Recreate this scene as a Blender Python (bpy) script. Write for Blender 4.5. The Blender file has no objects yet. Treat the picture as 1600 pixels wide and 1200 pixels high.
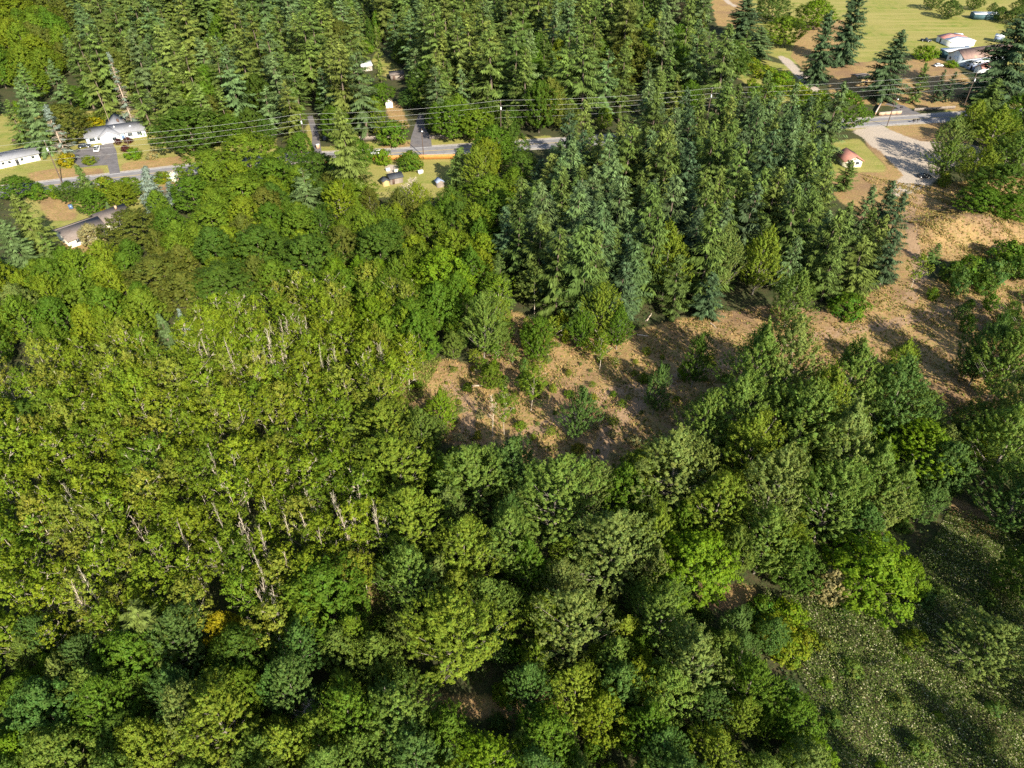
import bpy, math, random
import numpy as np
from mathutils import Vector, Matrix

# ------------------------------------------------------------------ camera, light, exposure
scene = bpy.context.scene
F_PX, PITCH, CAM_H = 1130.0, math.radians(40.0), 110.0
SUN_EL, SUN_AZ_RIGHT = math.radians(32.0), math.radians(28.0)     # sun stands behind the camera, to its right

cam_d = bpy.data.cameras.new('camera')
cam = bpy.data.objects.new('camera', cam_d)
scene.collection.objects.link(cam)
cam.location = (0, 0, CAM_H)
cam.rotation_euler = (math.pi / 2 - PITCH, 0, 0)
cam_d.sensor_fit = 'HORIZONTAL'
cam_d.sensor_width = 36.0
cam_d.lens = 36.0 * F_PX / 1600.0
cam_d.clip_start = 1.0
cam_d.clip_end = 6000.0
scene.camera = cam

world = bpy.data.worlds.new('World')
scene.world = world
world.use_nodes = True
wn = world.node_tree
wn.nodes.clear()
sky = wn.nodes.new('ShaderNodeTexSky')
sky.sky_type = 'NISHITA'
sky.sun_disc = False
sky.sun_elevation = SUN_EL
sun_to = Vector((math.sin(SUN_AZ_RIGHT) * math.cos(SUN_EL), -math.cos(SUN_AZ_RIGHT) * math.cos(SUN_EL), math.sin(SUN_EL)))
sky.sun_rotation = math.atan2(sun_to.x, sun_to.y)
bg = wn.nodes.new('ShaderNodeBackground')
bg.inputs['Strength'].default_value = 0.09
wo = wn.nodes.new('ShaderNodeOutputWorld')
wn.links.new(sky.outputs[0], bg.inputs[0])
wn.links.new(bg.outputs[0], wo.inputs[0])

sun_d = bpy.data.lights.new('sun', 'SUN')
sun_d.energy = 5.0
sun_d.angle = math.radians(0.5)
sun_d.color = (1.0, 0.92, 0.76)
sun = bpy.data.objects.new('sun', sun_d)
scene.collection.objects.link(sun)
sun.rotation_euler = sun_to.to_track_quat('Z', 'Y').to_euler()
sun.location = sun_to * 300

scene.view_settings.view_transform = 'Standard'
scene.view_settings.look = 'None'
scene.view_settings.gamma = 1.0
scene.view_settings.use_curve_mapping = False
scene.view_settings.exposure = 1.18
scene.cycles.max_bounces = 5
scene.cycles.diffuse_bounces = 3
scene.cycles.glossy_bounces = 2
scene.cycles.transmission_bounces = 4
scene.cycles.use_denoising = False
scene.cycles.use_adaptive_sampling = False
scene.render.filter_size = 1.45

random.seed(11)
rng = np.random.default_rng(11)
C = scene.collection

# ------------------------------------------------------------------ helpers: pixels of the 1600x1200 photograph to the ground
SP, CP = math.sin(PITCH), math.cos(PITCH)
def P(u, v, z=0.0):
    x = (u - 800) / F_PX; y = -(v - 600) / F_PX
    d = (x, CP + y * SP, -SP + y * CP)
    t = (z - CAM_H) / d[2]
    return Vector((t * d[0], t * d[1], z))
def depth_of(p):
    return p[1] * CP - (p[2] - CAM_H) * SP
def proj(x, y, z):
    dz = z - CAM_H
    w = y * CP - dz * SP
    return 800 + F_PX * x / w, 600 - F_PX * (y * SP + dz * CP) / w
def in_poly(x, y, poly):
    x = np.asarray(x, float); y = np.asarray(y, float)
    r = np.zeros(x.shape, bool); n = len(poly); j = n - 1
    for i in range(n):
        xi, yi = poly[i][0], poly[i][1]; xj, yj = poly[j][0], poly[j][1]
        if yi != yj:
            r ^= ((yi > y) != (yj > y)) & (x < (xj - xi) * (y - yi) / (yj - yi) + xi)
        j = i
    return r
def gpoly(px, z=0.0):
    return [P(u, v, z)[:2] for u, v in px]

MOUND = P(1512, 362); MOUND2 = P(1450, 372)
def gz(x, y):
    x = np.asarray(x, float); y = np.asarray(y, float)
    z = (5.6 + 0.5 * np.sin(x * 0.9) * np.sin(y * 1.1) + 0.35 * np.sin(x * 1.7 + y)) * np.exp(-((x - MOUND.x) / 17) ** 2 - ((y - MOUND.y) / 7) ** 2)
    z = z + 1.3 * np.exp(-((x - MOUND2.x) / 6) ** 2 - ((y - MOUND2.y) / 6) ** 2)
    near = np.clip((200 - y) / 40, 0, 1)
    z = z + near * (0.5 * np.sin(x * 0.071 + 1.3) * np.sin(y * 0.083 + 0.4) + 0.22 * np.sin(x * 0.23 + y * 0.17) + 0.12 * np.sin(x * 0.61 - y * 0.47))
    return z
def gz1(x, y): return float(gz(x, y))

# ------------------------------------------------------------------ mesh helpers
class MB:
    def __init__(s): s.v = []; s.q = []; s.t = []; s.c = []; s.n = 0; s.m = []
    def add(s, v, q=None, t=None, col=(1, 1, 1), mat=0):
        v = np.asarray(v, np.float32).reshape(-1, 3)
        if q is not None: s.q.append(np.asarray(q, np.int32).reshape(-1, 4) + s.n); s.m.append(('q', len(s.q[-1]), mat))
        if t is not None: s.t.append(np.asarray(t, np.int32).reshape(-1, 3) + s.n); s.m.append(('t', len(s.t[-1]), mat))
        col = np.asarray(col, np.float32)
        if col.ndim == 1: col = np.tile(col[:3], (len(v), 1))
        s.v.append(v); s.c.append(col[:, :3]); s.n += len(v)
    def box(s, x0, x1, y0, y1, z0, z1, col=(1, 1, 1), mat=0):
        v = [(x, y, z) for z in (z0, z1) for y in (y0, y1) for x in (x0, x1)]
        s.add(v, [(0, 2, 3, 1), (4, 5, 7, 6), (0, 1, 5, 4), (2, 6, 7, 3), (0, 4, 6, 2), (1, 3, 7, 5)], col=col, mat=mat)
    def tube(s, pts, rad, sides=5, col=(1, 1, 1)):
        pts = np.asarray(pts, float); rad = np.asarray(rad, float) * np.ones(len(pts))
        d = np.gradient(pts, axis=0); d /= np.linalg.norm(d, axis=1)[:, None] + 1e-9
        ref = np.array([0, 0, 1.0]) if abs(d[0][2]) < 0.8 else np.array([1.0, 0, 0])
        a = np.cross(d, ref); a /= np.linalg.norm(a, axis=1)[:, None] + 1e-9
        b = np.cross(d, a)
        th = np.arange(sides) * 2 * math.pi / sides
        v = pts[:, None, :] + rad[:, None, None] * (np.cos(th)[None, :, None] * a[:, None, :] + np.sin(th)[None, :, None] * b[:, None, :])
        k = len(pts); i = np.arange(k - 1)[:, None]; j = np.arange(sides)[None, :]; jn = (j + 1) % sides
        q = np.stack([i * sides + j + 0 * jn, i * sides + jn, (i + 1) * sides + jn, (i + 1) * sides + j + 0 * jn], -1).reshape(-1, 4)
        s.add(v.reshape(-1, 3), q, col=col)
    def cards(s, cen, nor, axis, length, width, col, mat=0):
        """leaf-sized rhombs: long diagonal along axis, facing nor"""
        cen = np.asarray(cen, float); n = len(cen)
        nor = nor / (np.linalg.norm(nor, axis=1)[:, None] + 1e-9)
        a = axis - nor * np.sum(axis * nor, axis=1)[:, None]
        a /= np.linalg.norm(a, axis=1)[:, None] + 1e-9
        b = np.cross(nor, a)
        L = np.asarray(length, float).reshape(-1, 1) * 0.5; W = np.asarray(width, float).reshape(-1, 1) * 0.5
        v = np.stack([cen - a * L, cen + b * W - a * L * .15, cen + a * L, cen - b * W - a * L * .15], 1).reshape(-1, 3)
        q = np.arange(n * 4).reshape(-1, 4)
        s.add(v, q, col=np.repeat(np.asarray(col, np.float32) * np.ones((n, 3), np.float32), 4, axis=0), mat=mat)
    def mesh(s, name, mats, smooth=False):
        me = bpy.data.meshes.new(name)
        v = np.concatenate(s.v) if s.v else np.zeros((0, 3), np.float32)
        loops = []; starts = []; tot = 0; mi = []; qi = ti = 0
        for kind, cnt, mat in s.m:
            if kind == 'q':
                f = s.q[qi]; qi += 1; w = 4
            else:
                f = s.t[ti]; ti += 1; w = 3
            loops.append(f.reshape(-1)); starts.append(tot + np.arange(cnt) * w); tot += cnt * w; mi.append(np.full(cnt, mat, np.int32))
        loops = np.concatenate(loops).astype(np.int32); starts = np.concatenate(starts).astype(np.int32); mi = np.concatenate(mi)
        me.vertices.add(len(v)); me.vertices.foreach_set('co', v.astype(np.float32).reshape(-1))
        me.loops.add(len(loops)); me.loops.foreach_set('vertex_index', loops)
        me.polygons.add(len(starts)); me.polygons.foreach_set('loop_start', starts)
        me.polygons.foreach_set('material_index', mi)
        if smooth: me.polygons.foreach_set('use_smooth', np.ones(len(starts), bool))
        at = me.color_attributes.new('tint', 'FLOAT_COLOR', 'POINT')
        c = np.concatenate(s.c); c4 = np.ones((len(c), 4), np.float32); c4[:, :3] = c
        at.data.foreach_set('color', c4.reshape(-1))
        for m in (mats if isinstance(mats, (list, tuple)) else [mats]): me.materials.append(m)
        me.update(calc_edges=True); me.validate()
        return me
def obj(name, me, parent=None, col=None):
    o = bpy.data.objects.new(name, me)
    C.objects.link(o)
    if parent is not None: o.parent = parent
    if col is not None: o.color = (col[0], col[1], col[2], 1)
    return o
def tag(o, label=None, cat=None, group=None, kind=None):
    if label: o['label'] = label
    if cat: o['category'] = cat
    if group: o['group'] = group
    if kind: o['kind'] = kind
    return o
def empty(name, loc, rz=0.0):
    o = bpy.data.objects.new(name, None); C.objects.link(o)
    o.empty_display_size = 0.5
    o.location = loc; o.rotation_euler = (0, 0, rz)
    return o

# ------------------------------------------------------------------ materials
def mat_new(name):
    m = bpy.data.materials.new(name); m.use_nodes = True
    nt = m.node_tree; nt.nodes.clear()
    out = nt.nodes.new('ShaderNodeOutputMaterial')
    return m, nt, out
def N(nt, t, **kw):
    n = nt.nodes.new(t)
    for k, v in kw.items(): setattr(n, k, v)
    return n
def mix_rgb(nt, fac, a, b, blend='MIX'):
    n = nt.nodes.new('ShaderNodeMix'); n.data_type = 'RGBA'; n.blend_type = blend
    for sock, val in ((n.inputs[0], fac), (n.inputs[6], a), (n.inputs[7], b)):
        if isinstance(val, (int, float)): sock.default_value = val
        elif isinstance(val, tuple): sock.default_value = (*val[:3], 1)
        else: nt.links.new(val, sock)
    return n.outputs[2]
def noise(nt, scale, detail=3.0, rough=0.55, vec=None):
    n = nt.nodes.new('ShaderNodeTexNoise'); n.inputs['Scale'].default_value = scale
    n.inputs['Detail'].default_value = detail; n.inputs['Roughness'].default_value = rough
    if vec is not None: nt.links.new(vec, n.inputs['Vector'])
    return n
def ramp(nt, sock, a, b):
    n = nt.nodes.new('ShaderNodeMapRange'); n.inputs[1].default_value = a; n.inputs[2].default_value = b
    nt.links.new(sock, n.inputs[0]); return n.outputs[0]

def leaf_material(name, trans=0.30, rough=0.5, spec=0.35):
    m, nt, out = mat_new(name)
    oi = N(nt, 'ShaderNodeObjectInfo'); at = N(nt, 'ShaderNodeAttribute', attribute_name='tint')
    col = mix_rgb(nt, 1.0, oi.outputs['Color'], at.outputs['Color'], 'MULTIPLY')
    p = N(nt, 'ShaderNodeBsdfPrincipled')
    nt.links.new(col, p.inputs['Base Color'])
    p.inputs['Roughness'].default_value = rough; p.inputs['Specular IOR Level'].default_value = spec
    tr = N(nt, 'ShaderNodeBsdfTranslucent')
    warm = mix_rgb(nt, 1.0, col, (1.25, 1.25, 0.55), 'MULTIPLY')
    nt.links.new(warm, tr.inputs['Color'])
    mx = N(nt, 'ShaderNodeMixShader'); mx.inputs[0].default_value = trans
    nt.links.new(p.outputs[0], mx.inputs[1]); nt.links.new(tr.outputs[0], mx.inputs[2])
    nt.links.new(mx.outputs[0], out.inputs[0])
    return m
M_LEAF = leaf_material('broad_leaf', 0.40, 0.6, 0.12)
M_NEEDLE = leaf_material('conifer_needle', 0.16, 0.65, 0.12)
M_GRASS = leaf_material('grass_blade', 0.25, 0.7, 0.15)

def bark_material():
    m, nt, out = mat_new('bark')
    oi = N(nt, 'ShaderNodeObjectInfo'); tc = N(nt, 'ShaderNodeTexCoord')
    mp = N(nt, 'ShaderNodeMapping'); mp.inputs['Scale'].default_value = (3, 3, 0.7); nt.links.new(tc.outputs['Object'], mp.inputs[0])
    n = noise(nt, 1.6, 4, 0.6, mp.outputs[0])
    col = mix_rgb(nt, ramp(nt, n.outputs[0], 0.35, 0.7), (0.45, 0.42, 0.38), (1.2, 1.18, 1.12))
    col = mix_rgb(nt, 1.0, oi.outputs['Color'], col, 'MULTIPLY')
    p = N(nt, 'ShaderNodeBsdfPrincipled'); p.inputs['Roughness'].default_value = 0.85
    nt.links.new(col, p.inputs['Base Color'])
    b = N(nt, 'ShaderNodeBump'); b.inputs['Strength'].default_value = 0.5; b.inputs['Distance'].default_value = 0.05
    nt.links.new(n.outputs[0], b.inputs['Height']); nt.links.new(b.outputs[0], p.inputs['Normal'])
    nt.links.new(p.outputs[0], out.inputs[0])
    return m
M_BARK = bark_material()

def simple(name, col, rough=0.7, var=0.15, scale=1.5, spec=0.4, metal=0.0, stretch=(1, 1, 1), dirt=None):
    m, nt, out = mat_new(name)
    tc = N(nt, 'ShaderNodeTexCoord'); mp = N(nt, 'ShaderNodeMapping'); mp.inputs['Scale'].default_value = stretch
    nt.links.new(tc.outputs['Object'], mp.inputs[0])
    n = noise(nt, scale, 5, 0.6, mp.outputs[0])
    lo = tuple(c * (1 - var) for c in col); hi = tuple(min(1, c * (1 + var)) for c in col)
    c = mix_rgb(nt, ramp(nt, n.outputs[0], 0.3, 0.7), lo, hi)
    if dirt:
        n2 = noise(nt, scale * 0.35, 4, 0.65, mp.outputs[0])
        c = mix_rgb(nt, ramp(nt, n2.outputs[0], 0.52, 0.75), c, dirt)
    p = N(nt, 'ShaderNodeBsdfPrincipled'); nt.links.new(c, p.inputs['Base Color'])
    p.inputs['Roughness'].default_value = rough; p.inputs['Specular IOR Level'].default_value = spec; p.inputs['Metallic'].default_value = metal
    nt.links.new(p.outputs[0], out.inputs[0])
    return m
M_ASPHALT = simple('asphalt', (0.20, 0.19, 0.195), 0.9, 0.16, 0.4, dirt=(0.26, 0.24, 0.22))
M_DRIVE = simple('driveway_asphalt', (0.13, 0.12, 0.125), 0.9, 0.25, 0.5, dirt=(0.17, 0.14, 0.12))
M_SHOULDER = simple('gravel_shoulder', (0.34, 0.30, 0.26), 0.95, 0.3, 1.2, dirt=(0.3, 0.22, 0.13))
M_WHITE = simple('white_paint', (0.78, 0.78, 0.76), 0.6, 0.05, 0.6)
M_PALEBLUE = simple('pale_blue_siding', (0.62, 0.70, 0.80), 0.6, 0.05, 0.6)
M_CREAM = simple('cream_siding', (0.72, 0.66, 0.52), 0.7, 0.06, 0.6)
M_TANWALL = simple('tan_siding', (0.45, 0.33, 0.16), 0.7, 0.12, 0.8)
M_ROOFGREY = simple('grey_shingle', (0.23, 0.235, 0.26), 0.85, 0.2, 2.5, dirt=(0.19, 0.19, 0.2))
M_ROOFBROWN = simple('brown_shingle', (0.19, 0.155, 0.135), 0.85, 0.22, 2.5, dirt=(0.15, 0.11, 0.09))
M_ROOFRED = simple('red_shingle', (0.34, 0.15, 0.115), 0.85, 0.18, 2.5, dirt=(0.26, 0.13, 0.1))
M_ROOFRUST = simple('rusty_sheet_roof', (0.26, 0.17, 0.14), 0.75, 0.25, 0.8, dirt=(0.42, 0.30, 0.2), stretch=(0.5, 2, 1))
M_REDROOF = simple('faded_red_sheet', (0.42, 0.17, 0.14), 0.6, 0.2, 0.7, dirt=(0.45, 0.33, 0.30))
M_METALROOF = simple('pale_sheet_roof', (0.72, 0.73, 0.74), 0.4, 0.06, 0.7)
M_DARKROOF = simple('dark_felt_roof', (0.05, 0.055, 0.065), 0.7, 0.3, 1.5)
M_BLUEROOF = simple('blue_grey_roof', (0.25, 0.30, 0.42), 0.6, 0.2, 1.5)
M_TEAL = simple('dark_teal_siding', (0.05, 0.11, 0.13), 0.7, 0.2, 0.8)
M_BROWNWOOD = simple('dark_brown_wood', (0.10, 0.06, 0.045), 0.8, 0.3, 1.2)
M_CEDAR = simple('orange_cedar_board', (0.50, 0.22, 0.055), 0.75, 0.2, 1.2)
M_GREYWOOD = simple('weathered_board', (0.24, 0.20, 0.17), 0.85, 0.25, 1.2)
M_POLE = simple('pole_wood', (0.10, 0.07, 0.055), 0.85, 0.25, 2.0, stretch=(1, 1, 0.2))
M_WIRE = simple('aluminium_wire', (0.42, 0.43, 0.41), 0.5, 0.03, 1.0, metal=0.2)
M_BLACK = simple('black_plastic', (0.02, 0.02, 0.022), 0.5, 0.1, 1)
M_TYRE = simple('tyre_rubber', (0.025, 0.025, 0.025), 0.85, 0.1, 3)
M_GLASS = simple('window_glass', (0.03, 0.04, 0.05), 0.08, 0.1, 1, spec=0.8)
M_CARWHITE = simple('white_car_paint', (0.78, 0.78, 0.78), 0.25, 0.02, 1, spec=0.6)
M_CARDARK = simple('dark_car_paint', (0.025, 0.03, 0.04), 0.25, 0.1, 1, spec=0.6)
M_CARBLUE = simple('blue_car_paint', (0.10, 0.16, 0.30), 0.3, 0.1, 1, spec=0.6)
M_BLUETARP = simple('blue_tarp', (0.03, 0.10, 0.45), 0.5, 0.2, 2)
M_BRICK = simple('tan_block', (0.46, 0.30, 0.20), 0.85, 0.15, 2)
M_YELLOW = simple('yellow_road_paint', (0.55, 0.40, 0.10), 0.8, 0.2, 2)
M_LINE = simple('white_road_paint', (0.70, 0.69, 0.66), 0.8, 0.15, 2)
M_CONCRETE = simple('concrete', (0.42, 0.38, 0.35), 0.85, 0.15, 0.6, dirt=(0.36, 0.28, 0.22))

def ground_material():
    m, nt, out = mat_new('ground_soil')
    g = N(nt, 'ShaderNodeNewGeometry').outputs['Position']
    at = N(nt, 'ShaderNodeAttribute', attribute_name='zones')
    sep = N(nt, 'ShaderNodeSeparateColor'); nt.links.new(at.outputs['Color'], sep.inputs[0])
    n_big = noise(nt, 0.045, 4, 0.6, g); n_mid = noise(nt, 0.28, 5, 0.65, g); n_fine = noise(nt, 1.7, 5, 0.7, g); n_tuft = noise(nt, 0.9, 4, 0.7, g)
    forest = mix_rgb(nt, ramp(nt, n_mid.outputs[0], 0.35, 0.65), (0.035, 0.045, 0.018), (0.075, 0.06, 0.032))
    forest = mix_rgb(nt, ramp(nt, n_fine.outputs[0], 0.45, 0.75), forest, (0.055, 0.085, 0.025))
    dry = mix_rgb(nt, ramp(nt, n_mid.outputs[0], 0.32, 0.62), (0.255, 0.145, 0.075), (0.345, 0.225, 0.10))
    dry = mix_rgb(nt, ramp(nt, n_tuft.outputs[0], 0.45, 0.62), dry, (0.215, 0.175, 0.055))
    dry = mix_rgb(nt, ramp(nt, n_big.outputs[0], 0.48, 0.62), dry, (0.20, 0.125, 0.07))
    dry = mix_rgb(nt, ramp(nt, n_fine.outputs[0], 0.5, 0.8), dry, (0.38, 0.27, 0.15))
    n_pat = noise(nt, 0.11, 5, 0.7, g)
    lawn = mix_rgb(nt, ramp(nt, n_mid.outputs[0], 0.38, 0.62), (0.12, 0.17, 0.028), (0.26, 0.24, 0.06))
    lawn = mix_rgb(nt, ramp(nt, n_pat.outputs[0], 0.46, 0.60), lawn, (0.25, 0.22, 0.07))
    lawn = mix_rgb(nt, ramp(nt, n_big.outputs[0], 0.45, 0.62), lawn, (0.28, 0.235, 0.08))
    mp = N(nt, 'ShaderNodeMapping'); mp.inputs['Rotation'].default_value = (0, 0, 0.55); mp.inputs['Scale'].default_value = (0.02, 0.22, 1); nt.links.new(g, mp.inputs[0])
    n_str = noise(nt, 1.0, 4, 0.6, mp.outputs[0])
    lawn = mix_rgb(nt, ramp(nt, n_str.outputs[0], 0.48, 0.60), lawn, (0.31, 0.26, 0.095))
    lawn = mix_rgb(nt, ramp(nt, n_fine.outputs[0], 0.4, 0.8), lawn, (0.20, 0.22, 0.05))
    grav = mix_rgb(nt, ramp(nt, n_mid.outputs[0], 0.3, 0.7), (0.37, 0.315, 0.26), (0.46, 0.385, 0.31))
    grav = mix_rgb(nt, ramp(nt, n_fine.outputs[0], 0.4, 0.75), grav, (0.33, 0.275, 0.225))
    def soft(s):
        a = N(nt, 'ShaderNodeMath', operation='ADD'); nt.links.new(s, a.inputs[0])
        b = N(nt, 'ShaderNodeMath', operation='MULTIPLY_ADD'); nt.links.new(n_tuft.outputs[0], b.inputs[0]); b.inputs[1].default_value = 0.9; b.inputs[2].default_value = -0.45
        nt.links.new(b.outputs[0], a.inputs[1])
        return ramp(nt, a.outputs[0], 0.36, 0.62)
    c = mix_rgb(nt, soft(sep.outputs[1]), forest, lawn)
    c = mix_rgb(nt, soft(sep.outputs[0]), c, dry)
    trk = mix_rgb(nt, ramp(nt, n_fine.outputs[0], 0.35, 0.7), (0.27, 0.175, 0.105), (0.33, 0.225, 0.135))
    c = mix_rgb(nt, soft(at.outputs['Alpha']), c, trk)
    c = mix_rgb(nt, soft(sep.outputs[2]), c, grav)
    p = N(nt, 'ShaderNodeBsdfPrincipled'); p.inputs['Roughness'].default_value = 0.95; p.inputs['Specular IOR Level'].default_value = 0.1
    nt.links.new(c, p.inputs['Base Color'])
    b = N(nt, 'ShaderNodeBump'); b.inputs['Strength'].default_value = 0.7; b.inputs['Distance'].default_value = 0.35
    nt.links.new(n_fine.outputs[0], b.inputs['Height']); nt.links.new(b.outputs[0], p.inputs['Normal'])
    nt.links.new(p.outputs[0], out.inputs[0])
    return m
M_GROUND = ground_material()

# ------------------------------------------------------------------ ground zones (pixels on the ground)
DRY = [
    [(560, 655), (615, 615), (650, 575), (700, 560), (740, 575), (775, 500), (800, 485), (860, 520), (960, 530), (1040, 500), (1110, 488), (1190, 478), (1290, 488),
     (1400, 440), (1600, 430), (1750, 430), (1750, 620), (1560, 650), (1480, 660), (1400, 640), (1200, 680), (1020, 720), (940, 760), (840, 740), (780, 700), (700, 690), (600, 690)],
    [(570, 900), (600, 900), (606, 945), (575, 950)],
    [(1085, 905), (1190, 915), (1180, 945), (1095, 955)],
    [(1470, 770), (1560, 810), (1570, 850), (1500, 840)],
    [(600, 1080), (640, 1075), (800, 1090), (900, 1060), (900, 1110), (700, 1120), (620, 1115)],
    [(1340, 270), (1380, 280), (1440, 290), (1640, 270), (1800, 300), (1800, 420), (1600, 400), (1450, 410), (1400, 330)],
    [(1385, 198), (1480, 190), (1540, 240), (1470, 240), (1400, 222)], [(1345, 212), (1372, 222), (1412, 262), (1420, 290), (1380, 300), (1390, 270), (1365, 240)], [(1300, 268), (1450, 268), (1450, 420), (1400, 440), (1360, 360), (1300, 300)],
    [(40, 270), (95, 262), (160, 262), (165, 277), (120, 284), (50, 292)],
    [(187, 255), (290, 243), (292, 258), (190, 271)],
    [(55, 308), (118, 305), (120, 345), (75, 345)], [(240, 292), (290, 280), (285, 300), (250, 310)],
    [(95, 370), (150, 380), (150, 410), (100, 395)],
    [(1250, 40), (1320, 30), (1330, 120), (1260, 110), (1235, 90)], [(1290, 100), (1480, 90), (1540, 150), (1520, 175), (1300, 160)],
    [(1110, 0), (1170, -20), (1160, 45), (1120, 40)],
    [(595, 155), (625, 160), (640, 200), (615, 200)], [(600, 222), (650, 222), (655, 231), (590, 231)],
]
LAWN = [
    [(-80, 182), (300, 168), (430, 200), (430, 244), (300, 258), (60, 292), (-80, 310)], [(40, 305), (280, 272), (300, 300), (220, 330), (90, 400), (30, 350)], [(560, 245), (760, 238), (740, 310), (560, 310)],
    [(430, 236), (640, 218), (860, 212), (860, 224), (640, 234), (430, 248)], [(1300, 200), (1480, 172), (1600, 160), (1600, 190), (1480, 192), (1340, 205)],
    [(-80, 190), (55, 188), (60, 228), (-80, 240)], [(60, 240), (110, 240), (110, 285), (60, 290)], [(150, 265), (170, 262), (168, 274), (130, 280)],
    [(180, 235), (245, 222), (250, 243), (190, 262)], [(125, 180), (180, 172), (180, 200), (128, 205)],
    [(590, 78), (640, 118), (600, 120), (580, 95)],
    [(570, 250), (720, 246), (700, 300), (640, 300), (570, 290)], [(575, 222), (625, 219), (625, 228), (575, 231)], [(675, 218), (735, 218), (735, 228), (680, 228)],
    [(1300, 222), (1340, 216), (1378, 252), (1395, 276), (1360, 278), (1300, 268)],
    [(1150, -60), (1800, -60), (1800, 110), (1600, 130), (1540, 85), (1440, 84), (1395, 88), (1340, 100), (1240, 100), (1130, 60)], [(1140, 80), (1260, 110), (1280, 160), (1210, 160), (1150, 120)],
    [(1392, 200), (1450, 198), (1445, 207), (1398, 209)], [(485, 185), (500, 220), (490, 232), (470, 225)], [(1450, 300), (1600, 330), (1600, 345), (1450, 325)],
]
GRAVEL = [
    [(1330, 204), (1378, 195), (1398, 207), (1440, 221), (1500, 224), (1545, 232), (1535, 256), (1480, 266), (1452, 292), (1422, 302), (1392, 310), (1398, 286), (1412, 272), (1385, 246), (1352, 219)],
    [(1214, 88), (1224, 86), (1268, 122), (1290, 150), (1275, 152), (1255, 128)],
    [(1120, -6), (1126, -8), (1152, 10), (1148, 13)],
    [(602, 258), (618, 256), (622, 272), (604, 272)],
]
def build_ground():
    xs = np.concatenate([[-2600, -1400, -800, -520], np.arange(-400, 401, 1.7), [520, 800, 1400, 2600]])
    ys = np.concatenate([[-1500, -600, -200, -60], np.arange(0, 571, 1.7), [640, 800, 1200, 2400, 4000]])
    X, Y = np.meshgrid(xs, ys); Z = gz(X, Y)
    nx, ny = len(xs), len(ys)
    i = np.arange(ny - 1)[:, None] * nx + np.arange(nx - 1)[None, :]
    q = np.stack([i, i + 1, i + nx + 1, i + nx], -1).reshape(-1, 4)
    def mask(polys):
        r = np.zeros(X.shape)
        for pl in polys: r = np.maximum(r, in_poly(X, Y, gpoly(pl)).astype(float))
        for _ in range(2):
            r[1:-1, 1:-1] = (r[1:-1, 1:-1] * 2 + r[:-2, 1:-1] + r[2:, 1:-1] + r[1:-1, :-2] + r[1:-1, 2:]) / 6
        return r
    def tracks():
        r = np.zeros(X.shape)
        for line in ([(1700, 470), (1500, 480), (1400, 505), (1250, 530), (1150, 560), (1040, 600), (960, 660), (930, 720)], [(1040, 600), (960, 610), (880, 650), (800, 690)], [(1440, 300), (1420, 330), (1425, 380), (1440, 430), (1420, 470)], [(720, 690), (740, 640), (700, 600)]):
            g = np.array(gpoly(line))
            for a, c in zip(g[:-1], g[1:]):
                d = c - a; t = np.clip(((X - a[0]) * d[0] + (Y - a[1]) * d[1]) / (d @ d), 0, 1)
                dist = np.hypot(X - a[0] - t * d[0], Y - a[1] - t * d[1]); r = np.maximum(r, np.clip(1.25 - np.abs(dist - 1.0) / 1.1, 0, 0.85))
        return r
    mk = np.stack([mask(DRY), mask(LAWN), mask(GRAVEL)], -1)
    b = MB(); b.add(np.stack([X, Y, Z], -1).reshape(-1, 3), q)
    me = b.mesh('ground', M_GROUND, smooth=True)
    at = me.color_attributes.new('zones', 'FLOAT_COLOR', 'POINT')
    c4 = np.ones((X.size, 4), np.float32); c4[:, :3] = mk.reshape(-1, 3); c4[:, 3] = tracks().reshape(-1); at.data.foreach_set('color', c4.reshape(-1))
    tag(obj('ground', me), 'dry soil, lawn and forest floor under everything', None, None, 'structure')
build_ground()

# ------------------------------------------------------------------ roads
def ribbon(name, pts, off0, off1, z, mat, label, parent=None):
    pts = np.array([(p[0], p[1]) for p in pts]); d = np.gradient(pts, axis=0); d /= np.linalg.norm(d, axis=1)[:, None]
    n = np.stack([-d[:, 1], d[:, 0]], 1)
    a = pts + n * off0; c = pts + n * off1; k = len(pts)
    v = np.concatenate([np.c_[a, np.full(k, z)], np.c_[c, np.full(k, z)]])
    q = [(i, i + 1, k + i + 1, k + i) for i in range(k - 1)]
    b = MB(); b.add(v, q)
    o = obj(name, b.mesh(name, mat), parent)
    if parent is None: tag(o, label, None, None, 'structure')
    return o
road_px = [(60, 292), (280, 266), (455, 247.5), (660, 236.5), (1400, 188)]
rp = [P(*p) for p in road_px]
first = rp[0] - (rp[1] - rp[0]).normalized() * 260; last = rp[-1] + (rp[-1] - rp[-2]).normalized() * 300
ctrl = [first] + rp + [last]
def catmull(c, n=14):
    out = []
    for i in range(len(c) - 1):
        p0 = c[max(i - 1, 0)]; p1 = c[i]; p2 = c[i + 1]; p3 = c[min(i + 2, len(c) - 1)]
        for k in range(n):
            t = k / n
            out.append(0.5 * ((2 * p1) + (p2 - p0) * t + (2 * p0 - 5 * p1 + 4 * p2 - p3) * t * t + (3 * p1 - p0 - 3 * p2 + p3) * t ** 3))
    out.append(c[-1]); return out
ROAD = catmull(ctrl)
ROADXY = np.array([(p.x, p.y) for p in ROAD])
def road_y(x): return float(np.interp(x, ROADXY[:, 0], ROADXY[:, 1]))
ribbon('road_shoulder', ROAD, -5.6, 5.4, 0.02, M_SHOULDER, 'pale gravel shoulder along the road')
road = ribbon('road', ROAD, -4.1, 4.1, 0.05, M_ASPHALT, 'grey two-lane asphalt road crossing the photo')
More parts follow.
